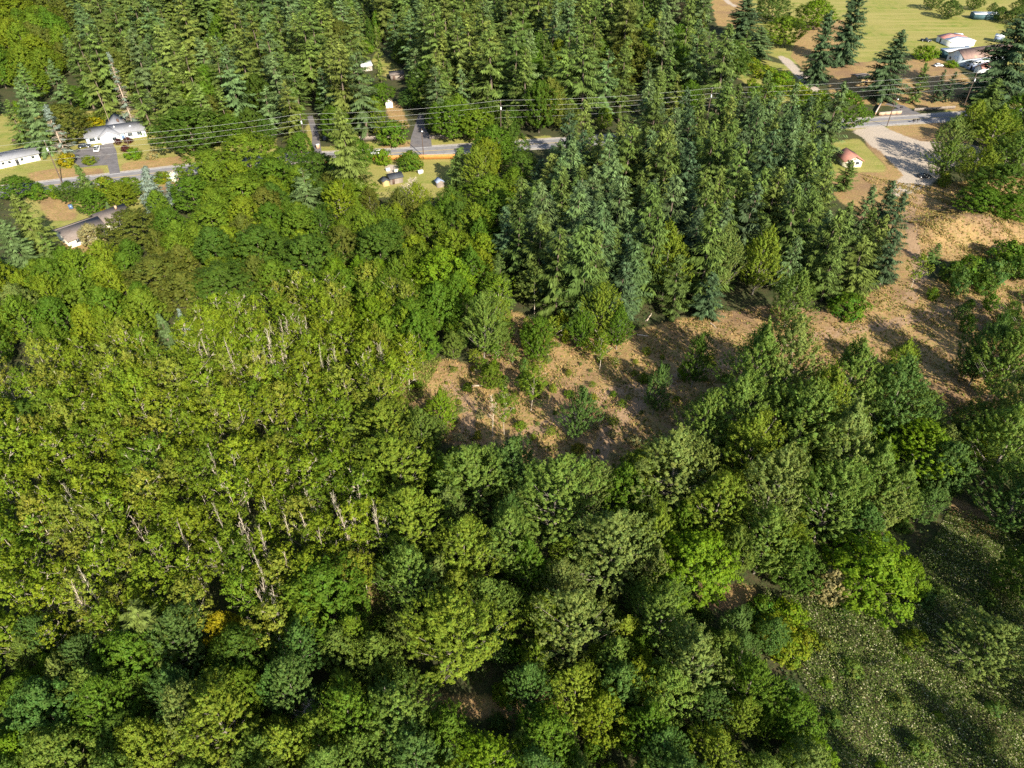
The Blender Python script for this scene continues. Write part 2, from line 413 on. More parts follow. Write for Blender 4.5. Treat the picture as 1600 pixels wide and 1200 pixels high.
for nm, a, b_, mt in (('edge_line', 3.5, 3.66, M_LINE), ('edge_line', -3.66, -3.5, M_LINE), ('centre_line', 0.08, 0.22, M_YELLOW), ('centre_line', -0.22, -0.08, M_YELLOW)):
    ribbon(nm, ROAD, a, b_, 0.056, mt, None, road)
def sheet(name, px, z, mat, label, parent=None):
    v = [P(u, w) for u, w in px]
    me = bpy.data.meshes.new(name); me.from_pydata([(p.x, p.y, z) for p in v], [], [list(range(len(v)))])
    me.materials.append(mat); o = obj(name, me, parent)
    tag(o, label, None, None, 'structure'); return o
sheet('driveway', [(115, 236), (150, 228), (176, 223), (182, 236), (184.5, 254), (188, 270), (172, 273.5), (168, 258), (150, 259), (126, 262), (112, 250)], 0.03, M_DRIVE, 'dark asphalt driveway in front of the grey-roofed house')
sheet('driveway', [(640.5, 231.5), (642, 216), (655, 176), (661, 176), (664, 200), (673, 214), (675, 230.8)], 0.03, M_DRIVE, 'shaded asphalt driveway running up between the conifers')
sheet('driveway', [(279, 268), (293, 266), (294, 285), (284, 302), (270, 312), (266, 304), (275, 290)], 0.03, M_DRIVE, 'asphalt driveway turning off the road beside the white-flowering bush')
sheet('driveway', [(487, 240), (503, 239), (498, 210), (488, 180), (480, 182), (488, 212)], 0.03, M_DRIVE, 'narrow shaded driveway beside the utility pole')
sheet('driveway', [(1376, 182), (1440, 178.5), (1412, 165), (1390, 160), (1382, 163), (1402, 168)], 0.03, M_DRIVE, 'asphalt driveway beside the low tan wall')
sheet('patio', [(172, 190), (181, 185), (191, 190), (190, 196), (176, 199)], 0.035, M_BRICK, 'brown patio behind the grey-roofed house')

# ------------------------------------------------------------------ tree prototypes
def unit(a): return a / (np.linalg.norm(a, axis=-1, keepdims=True) + 1e-9)

def trunk_path(H, top, lean, r):
    k = 8; t = np.linspace(0, 1, k)
    p = np.zeros((k, 3)); p[:, 2] = t * H * top
    a = r.uniform(0, 6.28)
    p[:, 0] = lean * H * (np.cos(a) * t ** 1.5) + 0.012 * H * np.sin(t * 5 + a)
    p[:, 1] = lean * H * (np.sin(a) * t ** 1.5) + 0.012 * H * np.sin(t * 4 + 2 * a)
    return p
def at_path(p, z):
    return np.array([np.interp(z, p[:, 2], p[:, 0]), np.interp(z, p[:, 2], p[:, 1]), z])

def broadleaf(seed, H, R, cb, nclump, leaves, leaf, crad, clen, up, power=0.75, peak=0.45, lobes=0.25, limb_frac=0.45, bare=0.0, trunk_r=None, inner=0.35, flat=0.45, tintvar=0.16, warm=0.12, axn=0.7, slim=0.72, plume=0.03):
    r = np.random.default_rng(seed)
    T = MB(); K = MB()
    tr = trunk_r or 0.012 * H + 0.02
    path = trunk_path(H, 0.80, 0.03, r)
    T.tube(path, np.linspace(tr, tr * 0.18, 8), 7)
    ph = r.uniform(0, 6.28, 4)
    for i in range(nclump):
        t = ((i + 0.5) / nclump) ** 0.85
        a = i * 2.39996 + r.normal(0, 0.25)
        rad = R * (math.sin(math.pi * min(0.999, max(0.02, t)) ** (math.log(0.5) / math.log(peak)))) ** power
        rad *= 1 + lobes * (math.sin(2 * a + ph[0] + 5 * t) * 0.6 + math.sin(3 * a + ph[1] - 7 * t) * 0.4)
        k = r.uniform(0.78, 1.04) if r.random() > inner else r.uniform(0.12, 0.75)
        if t > 0.82: k = math.sqrt(r.uniform(0.0, 1.05))
        z = H * (cb + (1 - cb) * (0.03 + 0.95 * t)) + r.normal(0, 0.02 * H) + plume * H * t * math.sin(2 * a + ph[2]) * (0.6 + 0.4 * math.sin(a + ph[3]))
        c0 = at_path(path, min(z, H * 0.80))
        out = np.array([math.cos(a), math.sin(a), 0])
        e = np.array([c0[0], c0[1], 0]) + out * rad * k + np.array([0, 0, z])
        d = unit(out * (1 - up) * (0.3 + rad / R) + np.array([0, 0, up + 0.25 * t]) + r.normal(0, 0.15, 3))
        isbare = r.random() < bare
        if (r.random() < limb_frac and t < 0.5) or isbare:
            zs = max(cb * H * 0.8, z - rad * k * (0.55 + 0.9 * up))
            s0 = at_path(path, min(zs, H * 0.79))
            mid = (s0 + e) / 2 + np.array([0, 0, -0.06 * rad])
            T.tube(np.array([s0, mid, e, e + d * clen * (0.9 if isbare else 0.5)]), np.array([tr * 0.34, tr * 0.22, tr * 0.12, 0.012]), 4)
            if isbare:
                for _ in range(5):
                    q = e + d * r.uniform(-0.5, 0.6) * clen
                    T.tube(np.array([q, q + unit(d + r.normal(0, 0.6, 3)) * r.uniform(0.5, 1.1) * clen]), np.array([0.035, 0.012]), 3)
        n = int(leaves * r.uniform(0.7, 1.25) * (0.12 if isbare else 1))
        if n < 3: continue
        al = r.uniform(-0.75, 1.0, n); g = r.normal(0, 1, (n, 3)); g -= np.outer(g @ d, d); g = unit(g) * (np.abs(r.normal(0, 0.62, n)) ** 0.8)[:, None]
        w = np.sqrt(np.clip(1 - np.clip(al, -1, 1) ** 2 * 0.8, 0.15, 1))
        pos = e + d * (al * clen)[:, None] + g * (crad * w)[:, None]
        nor = unit(g * 0.8 + out * 0.6 + np.array([0, 0, flat]) + d * al[:, None] * 0.4 + r.normal(0, 0.30, (n, 3)))
        ax = unit(d + r.normal(0, axn, (n, 3)))
        L = leaf * r.uniform(0.7, 1.35, n)
        cl = 1 + r.normal(0, tintvar * 0.8)
        hue = r.normal(0, warm)
        br = cl * (1 + r.normal(0, tintvar, n))
        col = np.clip(np.stack([br * (1 + hue + r.normal(0, 0.06, n)), br, br * (1 - hue * 0.8)], 1), 0.3, 2.0)
        K.cards(pos, nor, ax, L, L * slim, col)
    return K, T

def conifer(seed, H, R, z0=0.06, step=0.62, nb=6, power=0.8, droop=0.35, elev=(28, -14), wid=0.34, dead_to=0.0, gap=0.0, dense=1.0, tips=0.3, ragged=0.2):
    r = np.random.default_rng(seed)
    T = MB(); K = MB()
    tr = 0.0115 * H + 0.03
    path = trunk_path(H, 1.0, 0.008, r)
    T.tube(path, np.linspace(tr, 0.02, 8), 7)
    z = z0 * H; ph = r.uniform(0, 6.28)
    while z < H * 0.988:
        s = 1 - z / H
        prof = R * s ** power * min(1.0, 0.62 + 0.38 * (z / H) / 0.2)
        for b in range(nb if s > 0.15 else 5):
            if r.random() < gap: continue
            L = max(0.4, prof * r.uniform(1 - ragged * 1.6, 1 + ragged * 0.6))
            a = r.uniform(0, 6.283)
            e = math.radians(elev[1] + (elev[0] - elev[1]) * (1 - s) ** 1.3 + r.normal(0, 6))
            h = np.array([math.cos(a), math.sin(a), 0]); side = np.array([-math.sin(a), math.cos(a), 0])
            zb = z + r.uniform(-0.5, 0.5) * step
            base = at_path(path, zb)
            dead = z / H < dead_to
            m = max(3, int(L / 0.34 * dense))
            t = np.linspace(0.12, 1.0, m)
            def bp(tt): return base + np.outer(tt * L * math.cos(e), h) + np.outer(tt * L * math.sin(e) - droop * L * tt ** 2 * 0.5 + 0.12 * L * tt ** 4, np.array([0, 0, 1.0]))
            c = bp(t)
            if dead:
                T.tube(bp(np.array([0, 0.5, 1.0])), np.array([0.05, 0.035, 0.012]), 3)
                for sg in (-1, 1):
                    tt = np.linspace(0.3, 0.9, 3)
                    for q, tq in zip(bp(tt), tt):
                        T.tube(np.array([q, q + (h * 0.6 + sg * side * 0.7) * L * 0.28 * (1.1 - tq) + np.array([0, 0, -0.12 * L])]), np.array([0.028, 0.01]), 3)
                if r.random() < 0.75: continue
            elif L > 1.2 and r.random() < 0.25:
                T.tube(bp(np.array([0, 0.5, 0.85])), np.array([0.05, 0.035, 0.015]), 3)
            bt = 1 + r.normal(0, 0.14)
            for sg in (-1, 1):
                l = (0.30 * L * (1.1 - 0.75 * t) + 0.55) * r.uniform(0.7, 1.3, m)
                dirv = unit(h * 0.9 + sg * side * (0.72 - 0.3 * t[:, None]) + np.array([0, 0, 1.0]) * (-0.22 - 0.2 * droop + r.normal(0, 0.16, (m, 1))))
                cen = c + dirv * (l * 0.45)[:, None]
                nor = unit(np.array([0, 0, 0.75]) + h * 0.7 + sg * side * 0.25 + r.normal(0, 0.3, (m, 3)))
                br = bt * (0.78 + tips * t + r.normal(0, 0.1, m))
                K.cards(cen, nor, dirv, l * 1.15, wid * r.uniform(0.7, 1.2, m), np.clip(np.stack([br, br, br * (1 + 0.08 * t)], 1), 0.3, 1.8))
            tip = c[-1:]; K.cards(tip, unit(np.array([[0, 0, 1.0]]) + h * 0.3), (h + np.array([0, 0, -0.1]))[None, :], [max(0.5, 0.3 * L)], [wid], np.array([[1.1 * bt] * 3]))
            if L > 1.0:   # shoots that hang under the bough
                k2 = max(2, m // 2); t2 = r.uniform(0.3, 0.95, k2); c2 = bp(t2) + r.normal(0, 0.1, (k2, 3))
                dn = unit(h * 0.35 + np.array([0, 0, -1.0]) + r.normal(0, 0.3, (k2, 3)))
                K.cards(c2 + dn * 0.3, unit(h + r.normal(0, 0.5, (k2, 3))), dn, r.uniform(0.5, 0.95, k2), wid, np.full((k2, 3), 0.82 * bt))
        z += step * r.uniform(0.8, 1.2) * (0.55 + 0.45 * min(1, s * 3))
    n = 8; K.cards(np.array([0, 0, H * 0.985]) + r.normal(0, 0.08, (n, 3)) + at_path(path, H) * np.array([1, 1, 0]), r.normal(0, 1, (n, 3)) * np.array([1, 1, .2]), np.tile([0, 0, 1.0], (n, 1)) + r.normal(0, .2, (n, 3)), np.full(n, 0.8), np.full(n, 0.16), np.full((n, 3), 1.1))
    return K, T

def dead_tree(seed, H, R, nb=26, cb=0.3, up=0.7, twigs=7, thick=1.0):
    r = np.random.default_rng(seed)
    T = MB(); K = MB()
    tr = (0.007 * H + 0.04) * thick
    path = trunk_path(H, 0.97, 0.05, r)
    T.tube(path, np.linspace(tr, 0.025, 8), 6)
    for i in range(nb):
        t = (i + 0.5) / nb; z = H * (cb + (0.96 - cb) * t)
        a = i * 2.4 + r.normal(0, 0.4)
        L = R * (1 - 0.75 * t) * r.uniform(0.55, 1.15) + 0.3
        d = unit(np.array([math.cos(a) * (1 - up * 0.6), math.sin(a) * (1 - up * 0.6), up + r.normal(0, 0.12)]))
        s = at_path(path, z)
        k = np.array([s, s + d * L * 0.5 + r.normal(0, 0.06, 3) * L, s + d * L + np.array([0, 0, 0.12 * L])])
        K.tube(k, np.array([0.05, 0.035, 0.012]) * thick * (1.2 - 0.5 * t), 4)
        for _ in range(twigs):
            tt = r.uniform(0.25, 1.0); q = s + d * L * tt
            dd = unit(d + r.normal(0, 0.5, 3)); l = L * r.uniform(0.2, 0.5)
            K.tube(np.array([q, q + dd * l * 0.6 + r.normal(0, 0.04, 3), q + dd * l + np.array([0, 0, 0.1 * l])]), np.array([0.026, 0.018, 0.008]) * thick, 3)
    return K, T

PROTO = {}
def proto(kind, builds, H, R, leafmat, bark, zc=0.6):
    L = []
    for i, (K, T) in enumerate(builds):
        L.append((K.mesh(kind + '_crown', leafmat), T.mesh(kind + '_trunk', M_BARK, True)))
    PROTO[kind] = dict(v=L, H=H, R=R, bark=bark, zc=zc)
proto('cottonwood', [broadleaf(100 + i, 20, 5.4, 0.14, 680, 26, 0.38, 0.28, 0.85, 0.60, power=(0.62, 0.7, 0.55, 0.66, 0.6, 0.75)[i], peak=(0.44, 0.4, 0.5, 0.42, 0.47, 0.38)[i], lobes=0.42, plume=0.10, limb_frac=0.12, inner=0.36, bare=0.003, warm=0.04, axn=0.4, slim=0.5) for i in range(6)], 20, 5.4, M_LEAF, (0.26, 0.235, 0.20))
proto('maple', [broadleaf(200 + i, 17, 6.5, 0.12, 520, 29, 0.40, 0.54, 0.65, 0.38, power=0.55, peak=0.42, lobes=0.28, limb_frac=0.06, inner=0.22, flat=0.5, tintvar=0.13, warm=0.04) for i in range(6)], 17, 6.5, M_LEAF, (0.20, 0.17, 0.13))
proto('alder', [broadleaf(300 + i, 14, 2.9, 0.30, 120, 21, 0.32, 0.40, 0.62, 0.5, power=0.55, peak=0.5, lobes=0.35, limb_frac=0.3, inner=0.3, bare=(0.01, 0.02, 0.04, 0.07, 0.11, 0.01)[i], trunk_r=0.10, tintvar=0.13, warm=0.04) for i in range(6)], 14, 2.9, M_LEAF, (0.55, 0.49, 0.40), 0.72)
proto('shrub', [broadleaf(400 + i, 3.2, 1.9, 0.02, 60, 36, 0.27, 0.5, 0.5, 0.45, power=0.5, peak=0.38, lobes=0.3, limb_frac=0.2, trunk_r=0.06, inner=0.2) for i in range(4)], 3.2, 1.9, M_LEAF, (0.2, 0.16, 0.12), 0.5)
proto('hedge', [broadleaf(450 + i, 5.5, 1.1, 0.02, 90, 30, 0.2, 0.35, 0.45, 0.75, power=0.35, peak=0.4, lobes=0.1, limb_frac=0.1, trunk_r=0.07, inner=0.2) for i in range(2)], 5.5, 1.1, M_LEAF, (0.2, 0.15, 0.11), 0.5)
proto('poplar', [broadleaf(470 + i, 26, 2.4, 0.06, 190, 46, 0.34, 0.7, 1.3, 0.85, power=0.4, peak=0.42, lobes=0.15, limb_frac=0.1, inner=0.25) for i in range(2)], 26, 2.4, M_LEAF, (0.3, 0.26, 0.2), 0.6)
proto('fir', [conifer(500 + i, 30, 5.6, step=1.05, nb=5, power=(0.50, 0.62, 0.46, 0.58, 0.68, 0.52)[i], droop=0.42, elev=(34, -12), wid=0.34, gap=0.08, dense=1.15, ragged=0.34, z0=(0.08, 0.2, 0.12, 0.25, 0.1, 0.15)[i], tips=0.34) for i in range(6)], 30, 5.6, M_NEEDLE, (0.16, 0.125, 0.10), 1.0)
proto('bigfir', [conifer(580 + i, 34, 8.0, step=0.85, nb=7, power=(0.62, 0.72, 0.55)[i], droop=0.38, elev=(34, -10), wid=0.42, gap=0.05, dense=1.15, ragged=0.34, z0=(0.06, 0.1, 0.05)[i], tips=0.4) for i in range(3)], 34, 8.0, M_NEEDLE, (0.16, 0.125, 0.10), 1.0)
proto('spruce', [conifer(520 + i, 23, 4.6, step=0.86, nb=5, power=(0.56, 0.70, 0.50, 0.62, 0.55, 0.66)[i], droop=0.22, elev=(48, 0), wid=0.30, gap=0.07, dense=1.2, ragged=0.32, z0=0.07, tips=0.28) for i in range(6)], 23, 4.6, M_NEEDLE, (0.17, 0.13, 0.105), 1.0)
proto('bluespruce', [conifer(540 + i, 12, 3.2, step=0.42, nb=7, power=0.85, droop=0.12, elev=(35, 2), wid=0.28, ragged=0.2, z0=0.04) for i in range(3)], 12, 3.2, M_NEEDLE, (0.25, 0.2, 0.16), 1.0)
proto('dyingspruce', [conifer(560, 21, 3.6, step=0.62, nb=6, power=0.8, droop=0.3, wid=0.3, dead_to=0.72), conifer(561, 24, 3.4, step=0.62, nb=5, power=0.8, droop=0.35, wid=0.3, dead_to=0.9)], 22, 3.5, M_NEEDLE, (0.50, 0.40, 0.33), 1.0)
proto('dead', [dead_tree(600 + i, 13, 1.7, (22, 14, 28, 10, 18, 12)[i], (0.35, 0.5, 0.3, 0.6, 0.45, 0.4)[i], (0.9, 0.95, 0.8, 0.9, 1.0, 0.7)[i], (5, 3, 6, 3, 4, 5)[i], 0.75) for i in range(6)], 13, 1.7, M_BARK, (0.62, 0.54, 0.44), 0.7)
proto('deadwide', [dead_tree(620 + i, 10, 4.5, 44, 0.2, 0.5, 10, 1.5) for i in range(2)], 10, 4.5, M_BARK, (0.62, 0.54, 0.46), 0.6)

KNAME = dict(cottonwood='cottonwood_tree', maple='maple_tree', alder='alder_tree', shrub='shrub', hedge='columnar_shrub', poplar='poplar_tree', fir='fir_tree', bigfir='fir_tree', spruce='spruce_tree',
             bluespruce='spruce_tree', dyingspruce='dying_spruce_tree', dead='dead_tree', deadwide='dead_tree')
TREES = []      # x, y, radius, height
def plant(kind, x, y, h, w, col, label, group=None, variant=None, rz=None, bark=None, cat=None, name=None):
    pr = PROTO[kind]; i = random.randrange(len(pr['v'])) if variant is None else variant
    cr, tk = pr['v'][i]
    o = empty(name or KNAME[kind], (x, y, gz1(x, y) - 0.05), random.uniform(0, 6.283) if rz is None else rz)
    s = (w / 2) / pr['R']; o.scale = (s, s, h / pr['H'])
    tag(o, label, cat or ('shrub' if kind in ('shrub', 'hedge') else 'tree'), group)
    bk = bark or pr['bark']
    obj('trunk', tk, o, bk)
    obj('branches' if kind.startswith('dead') else 'crown', cr, o, bk if kind.startswith('dead') else col)
    TREES.append((x, y, w / 2, h))
    return o
def jit(col, a=0.1, b=0.06):
    k = 1 + random.uniform(-a, a)
    return (col[0] * k * (1 + random.uniform(-b, b)), col[1] * k, col[2] * k * (1 + random.uniform(-b, b)))
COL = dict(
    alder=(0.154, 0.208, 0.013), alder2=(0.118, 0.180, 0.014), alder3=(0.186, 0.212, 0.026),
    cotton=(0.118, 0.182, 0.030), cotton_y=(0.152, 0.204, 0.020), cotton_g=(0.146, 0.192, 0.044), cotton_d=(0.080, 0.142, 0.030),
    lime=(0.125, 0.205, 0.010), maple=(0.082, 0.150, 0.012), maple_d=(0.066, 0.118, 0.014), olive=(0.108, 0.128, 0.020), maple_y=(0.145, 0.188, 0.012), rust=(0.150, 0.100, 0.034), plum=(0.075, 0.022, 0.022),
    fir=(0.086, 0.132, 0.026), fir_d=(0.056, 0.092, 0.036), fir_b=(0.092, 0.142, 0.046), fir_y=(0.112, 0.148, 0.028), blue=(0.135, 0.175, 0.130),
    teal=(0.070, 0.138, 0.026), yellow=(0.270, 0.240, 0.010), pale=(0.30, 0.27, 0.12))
LANDMARKS = []
def T(kind, u, v, wpx, h, col, label, group=None, variant=None, wm=None, bark=None, name=None, cat=None):
    """a tree whose crown centre (tip, for a conifer) shows at pixel u, v"""
    zc = PROTO[kind]['zc']
    if group is None and 0 < u < 1600 and 0 < v < 1200 and len(label.split()) <= 8: LANDMARKS.append((u, v, label))
    p = P(u, v, h * zc)
    w = wm or wpx * depth_of(p) / F_PX * (0.86 if kind == 'cottonwood' else 0.92 if kind == 'maple' and v > 600 else 1.0)
    return plant(kind, p.x, p.y, h, w, jit(COL[col], 0.04, 0.03) if isinstance(col, str) else col, label, group, variant, None, bark, cat, name)

# ------------------------------------------------------------------ trees that stand out, one by one
# left, round the houses
T('dyingspruce', 68, 158, 42, 22, 'blue', 'dying spruce, blue-green top over bare grey boughs, beside the pole', variant=0)
T('dyingspruce', 172, 92, 36, 27, 'blue', 'tall nearly bare spruce rising behind the grey-roofed house', variant=1)
T('dead', 160, 160, 12, 16, 'blue', 'pale bare trunk leaning just behind the grey-roofed house', variant=3, bark=(0.55, 0.42, 0.34))
T('maple', 92, 190, 84, 15, 'olive', 'round olive-green maple behind the dying spruce')
T('bigfir', 245, 98, 70, 27, 'fir_y', 'broad yellow-green conifer right of the nearly bare spruce')
T('maple', 292, 196, 104, 17, 'maple_d', 'large dark maple right of the grey-roofed house')
T('maple', 335, 175, 70, 15, 'olive', 'olive maple at the back of the large dark maple')
T('dead', 322, 125, 30, 15, 'blue', 'small pale bare tree above the large dark maple', variant=0)
T('bigfir', 25, 120, 62, 28, 'fir_b', 'blue-green conifer at the left edge behind the lawn')
T('fir', 8, 155, 40, 18, 'fir', 'dark conifer at the left edge touching the lawn')
T('hedge', 30, 176, 12, 9, 'lime', 'bright green columnar tree at the back of the lawn')
T('shrub', 145, 192, 32, 4, 'yellow', 'yellow-green bush left of the house roof')
T('shrub', 160, 182, 30, 4, 'maple_y', 'pale yellow-green bush behind the house')
T('shrub', 103, 250, 26, 4.5, 'yellow', 'yellow-green bush left of the driveway by the pole')
T('shrub', 139, 250, 20, 3, 'maple_y', 'small round yellow-green bush in front of the white truck')
T('shrub', 208, 240, 26, 3.6, 'lime', 'round lime-green bush right of the driveway')
T('shrub', 196, 232, 15, 2.2, 'plum', 'dark red bush beside the lime-green bush')
T('shrub', 200, 219, 13, 2.2, 'plum', 'dark red bush against the white house wall')
T('shrub', 184, 221, 12, 2.0, 'plum', 'reddish bush left of the dark red bush by the wall')
T('shrub', 213, 206, 13, 3.2, 'maple_d', 'clipped dark green bush at the right end of the house')
T('shrub', 223, 208, 9, 2.2, 'lime', 'small lime-green bush by the right house corner')
T('shrub', 237, 243, 18, 2.6, 'pale', 'pale grey-green bush on the verge right of the driveway')
T('shrub', 272, 276, 17, 3.0, (0.7, 0.7, 0.66), 'white-flowering bush beside the road')
T('shrub', 256, 277, 30, 3.2, 'maple_y', 'yellow-green bush left of the white-flowering bush')
T('bluespruce', 120, 258, 38, 13, 'fir', 'dark conical spruce on the near side of the road')
T('bluespruce', 226, 262, 52, 15, 'blue', 'silvery blue spruce beside the turning driveway')
T('bluespruce', 262, 284, 34, 7, 'blue', 'small silvery spruce right of the tall silvery one')
T('hedge', 84, 300, 14, 5, 'lime', 'clipped lime-green column by the dry lawn')
T('shrub', 60, 300, 34, 4, 'maple', 'green bush on the near roadside left of the clipped column')
T('shrub', 165, 292, 44, 6, 'maple_y', 'yellow-green tree between the two roadside spruces')
T('maple', 140, 312, 44, 9, 'maple', 'green tree behind the brown roof')
T('maple', 185, 302, 46, 9, 'maple_y', 'yellow-green tree behind the brown roof ridge')
T('shrub', 158, 330, 12, 2.5, 'yellow', 'small yellow bush against the brown roof')
T('bluespruce', 166, 316, 14, 6, 'fir_b', 'small blue spruce behind the brown roof')
T('maple', 142, 366, 40, 8, 'pale', 'round pale tan-leaved tree in front of the brown roof')
T('maple', 210, 352, 92, 11, 'olive', 'spreading olive tree with grey twigs right of the brown roof')
T('maple', 168, 405, 40, 9, 'rust', 'rust-brown tree below the spreading olive tree')
T('bigfir', 20, 300, 80, 23, 'fir_y', 'large conifer left of the brown-roofed house')
T('bigfir', 0, 340, 70, 20, 'fir_b', 'blue-green conifer cut by the left edge beside the brown-roofed house')
T('fir', 60, 360, 40, 14, 'fir', 'dark conifer shading the red and blue yard clutter')
T('maple', 30, 475, 62, 15, 'cotton_g', 'tall pale green tree near the left edge above the alders')
T('maple', 245, 432, 100, 12, 'olive', 'wide brown-olive dome below the spreading olive tree')
T('maple', 105, 410, 60, 12, 'maple', 'fresh green tree below the brown-roofed house')
T('maple', 60, 430, 60, 12, 'alder2', 'green tree below the large left conifer')
T('bluespruce', 246, 488, 34, 11, 'fir_b', 'small pale blue spruce among the alders')
T('bluespruce', 278, 482, 24, 9, 'blue', 'silvery spruce right of the small pale blue spruce')
T('bluespruce', 172, 540, 30, 9, 'fir_b', 'small grey-blue spruce deep in the left alders')
T('maple', 40, 655, 84, 11, 'maple_d', 'dark green round tree at the left edge among the alders')
for u, v, w, h, c, l in [(22, 14, 66, 17, 'maple_y', 'golden-green tree in the top left corner'), (62, 30, 62, 16, 'alder2', 'fresh green tree near the top left corner'), (14, 52, 70, 17, 'maple_y', 'golden tree below the top left corner one'), (78, 66, 52, 15, 'olive', 'olive tree left of the far left conifers'), (45, 84, 50, 14, 'alder2', 'green tree behind the left-edge blue-green conifer'), (100, 20, 50, 16, 'olive', 'olive tree at the top edge near the left')]:
    T('maple', u, v, w, h, c, l)
for k, u, v, w, h, c, l in [('fir', 108, 62, 52, 28, 'fir', 'conifer at the left end of the far forest front'), ('fir', 76, 92, 46, 24, 'fir_b', 'blue-green conifer behind the round olive maple'), ('maple', 52, 128, 50, 12, 'alder2', 'fresh green tree between left lawn and far forest'), ('fir', 134, 84, 50, 27, 'fir_y', 'olive conifer behind the yellow-green house bushes'), ('maple', 112, 150, 46, 11, 'maple', 'green tree left of the yellow-green house bushes'), ('fir', 96, 118, 42, 20, 'fir', 'short conifer behind the round olive maple'), ('fir', 205, 108, 46, 25, 'fir', 'conifer between the nearly bare spruce and the broad conifer')]:
    T(k, u, v, w, h, c, l)
T('maple', 22, 290, 60, 7, 'maple', 'green roadside tree hiding the road at the left edge')
T('maple', 108, 296, 40, 7, 'maple_d', 'dark tree at the foot of the conical roadside spruce'); T('maple', 200, 290, 44, 7, 'alder2', 'yellow-green roadside tree left of the silvery spruce')
# road side, centre left
T('bigfir', 530, 165, 84, 33, 'fir_y', 'tall shaggy conifer in front of the road beside the utility pole')
T('fir', 470, 262, 62, 18, 'fir_b', 'grey-blue conifer on the near side of the road')
T('maple', 440, 250, 50, 10, 'maple_d', 'dark tree in front of the road left of the shaggy conifer')
T('shrub', 573, 238, 26, 6, 'maple', 'green bush left of the white car on the road')
T('shrub', 598, 246, 27, 5, 'lime', 'bright green bush in front of the white car')
T('shrub', 640, 252, 40, 6, 'maple', 'dark green tree in front of the orange fence')
T('shrub', 612, 208, 48, 8, 'maple', 'green tree on the bank left of the shaded driveway')
T('maple', 704, 183, 62, 15, 'maple', 'bright green maple right of the shaded driveway')
T('maple', 745, 190, 60, 12, 'alder2', 'yellow-green tree right of the bright green maple across the road')
T('bluespruce', 718, 232, 52, 14, 'fir', 'dark spruce at the right end of the orange fence')
T('cottonwood', 745, 262, 62, 17, 'cotton_y', 'tree with a white trunk right of the fenced yard')
for u, v, w, h, c, l in [(325, 262, 90, 14, 'alder2', 'yellow-green tree hiding the road right of the turning driveway'), (385, 238, 100, 16, 'alder2', 'big yellow-green tree hiding the road below the large dark maple'), (425, 275, 80, 14, 'maple', 'green tree left of the grey-blue roadside conifer'),
                         (300, 300, 70, 12, 'maple', 'green tree at the end of the turning driveway'), (500, 262, 70, 12, 'maple_d', 'dark tree at the foot of the shaggy conifer'), (770, 225, 66, 16, 'maple', 'green tree right of the white-trunked tree by the road'), (815, 262, 60, 13, 'maple_d', 'dark tree at the shaded bend of the road'), (760, 300, 80, 13, 'alder2', 'yellow-green tree below the white-trunked tree'), (760, 244, 56, 15, 'maple_y', 'golden-green tree beside the end of the orange fence'), (470, 226, 44, 11, 'maple', 'small green tree between road and grey-blue conifer'), (558, 238, 44, 13, 'maple', 'green tree right of the shaggy conifer'), (800, 222, 50, 14, 'maple_d', 'deep green tree left of the shaded road bend')]:
    T('maple', u, v, w, h, c, l)
T('spruce', 792, 172, 46, 19, 'fir_y', 'olive conifer standing before the road left of the plantation')
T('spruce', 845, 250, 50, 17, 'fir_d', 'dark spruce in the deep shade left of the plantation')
T('maple', 345, 445, 110, 13, 'maple_d', 'dark maple dome bordering the upper alders'); T('maple', 290, 455, 80, 12, 'olive', 'olive maple left of the dark dome bordering the alders')
T('deadwide', 643, 296, 50, 9, 'blue', 'pale bare spreading tree below the fenced yard')
T('maple', 597, 143, 40, 9, 'maple', 'green tree above the white shed in the conifers')
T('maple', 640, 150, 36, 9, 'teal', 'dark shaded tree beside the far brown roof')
T('hedge', 588, 45, 14, 16, 'maple', 'tall green column left in the far lawn clearing', wm=4.5)
T('hedge', 578, 52, 12, 14, 'maple_d', 'dark green column at the back of the far lawn', wm=4)
T('hedge', 612, 55, 12, 12, 'maple_y', 'yellow-green column at the back of the far lawn', wm=4)
T('shrub', 570, 75, 26, 6, 'lime', 'bright bush above the far grey cabin')
T('fir', 586, 40, 24, 28, 'fir_y', 'slender conifer standing alone beside the far lawn')
T('maple', 875, 95, 40, 22, 'maple_y', 'yellow-green maple glowing among the dark far conifers')
T('maple', 1015, 55, 46, 18, 'maple_y', 'yellow-green tree below the dark far poplars')
T('maple', 1052, 22, 62, 18, 'plum' if False else (0.06, 0.055, 0.03), 'dark brownish tree at the top beside the dry field')
T('poplar', 968, 20, 22, 30, 'fir', 'left one of the two tall dark poplars at the top')
T('poplar', 988, 24, 22, 30, 'fir', 'right one of the two tall dark poplars at the top')
T('cottonwood', 592, 545, 40, 15, 'alder3', 'thin half-bare tree with grey twigs above the left of the clearing', variant=2)
# clearing
T('dead', 770, 632, 32, 13, 'blue', 'slender bare grey tree standing in the clearing', variant=0)
T('alder', 788, 625, 40, 14, 'alder2', 'slim green tree right behind the bare grey tree', wm=4.5)
T('alder', 832, 590, 46, 13, 'alder2', 'slim leafy tree with a white stem in the middle of the clearing', wm=5.5)
T('cottonwood', 905, 640, 52, 15, 'cotton_d', 'dense dark green tree alone in the clearing', wm=7.5)
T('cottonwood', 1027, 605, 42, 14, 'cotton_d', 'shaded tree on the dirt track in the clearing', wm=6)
T('cottonwood', 1090, 560, 46, 15, 'maple_d', 'young tree with a bright tip right of the shaded track tree', wm=6.5)
T('shrub', 1070, 583, 22, 5, 'lime', 'small sunlit sapling left of the young bright-tipped tree')
T('alder', 940, 535, 44, 11, 'alder2', 'leafy young tree at the upper edge of the clearing', wm=5)
T('shrub', 773, 572, 16, 4, 'lime', 'small bright green sapling at the upper edge of the clearing')
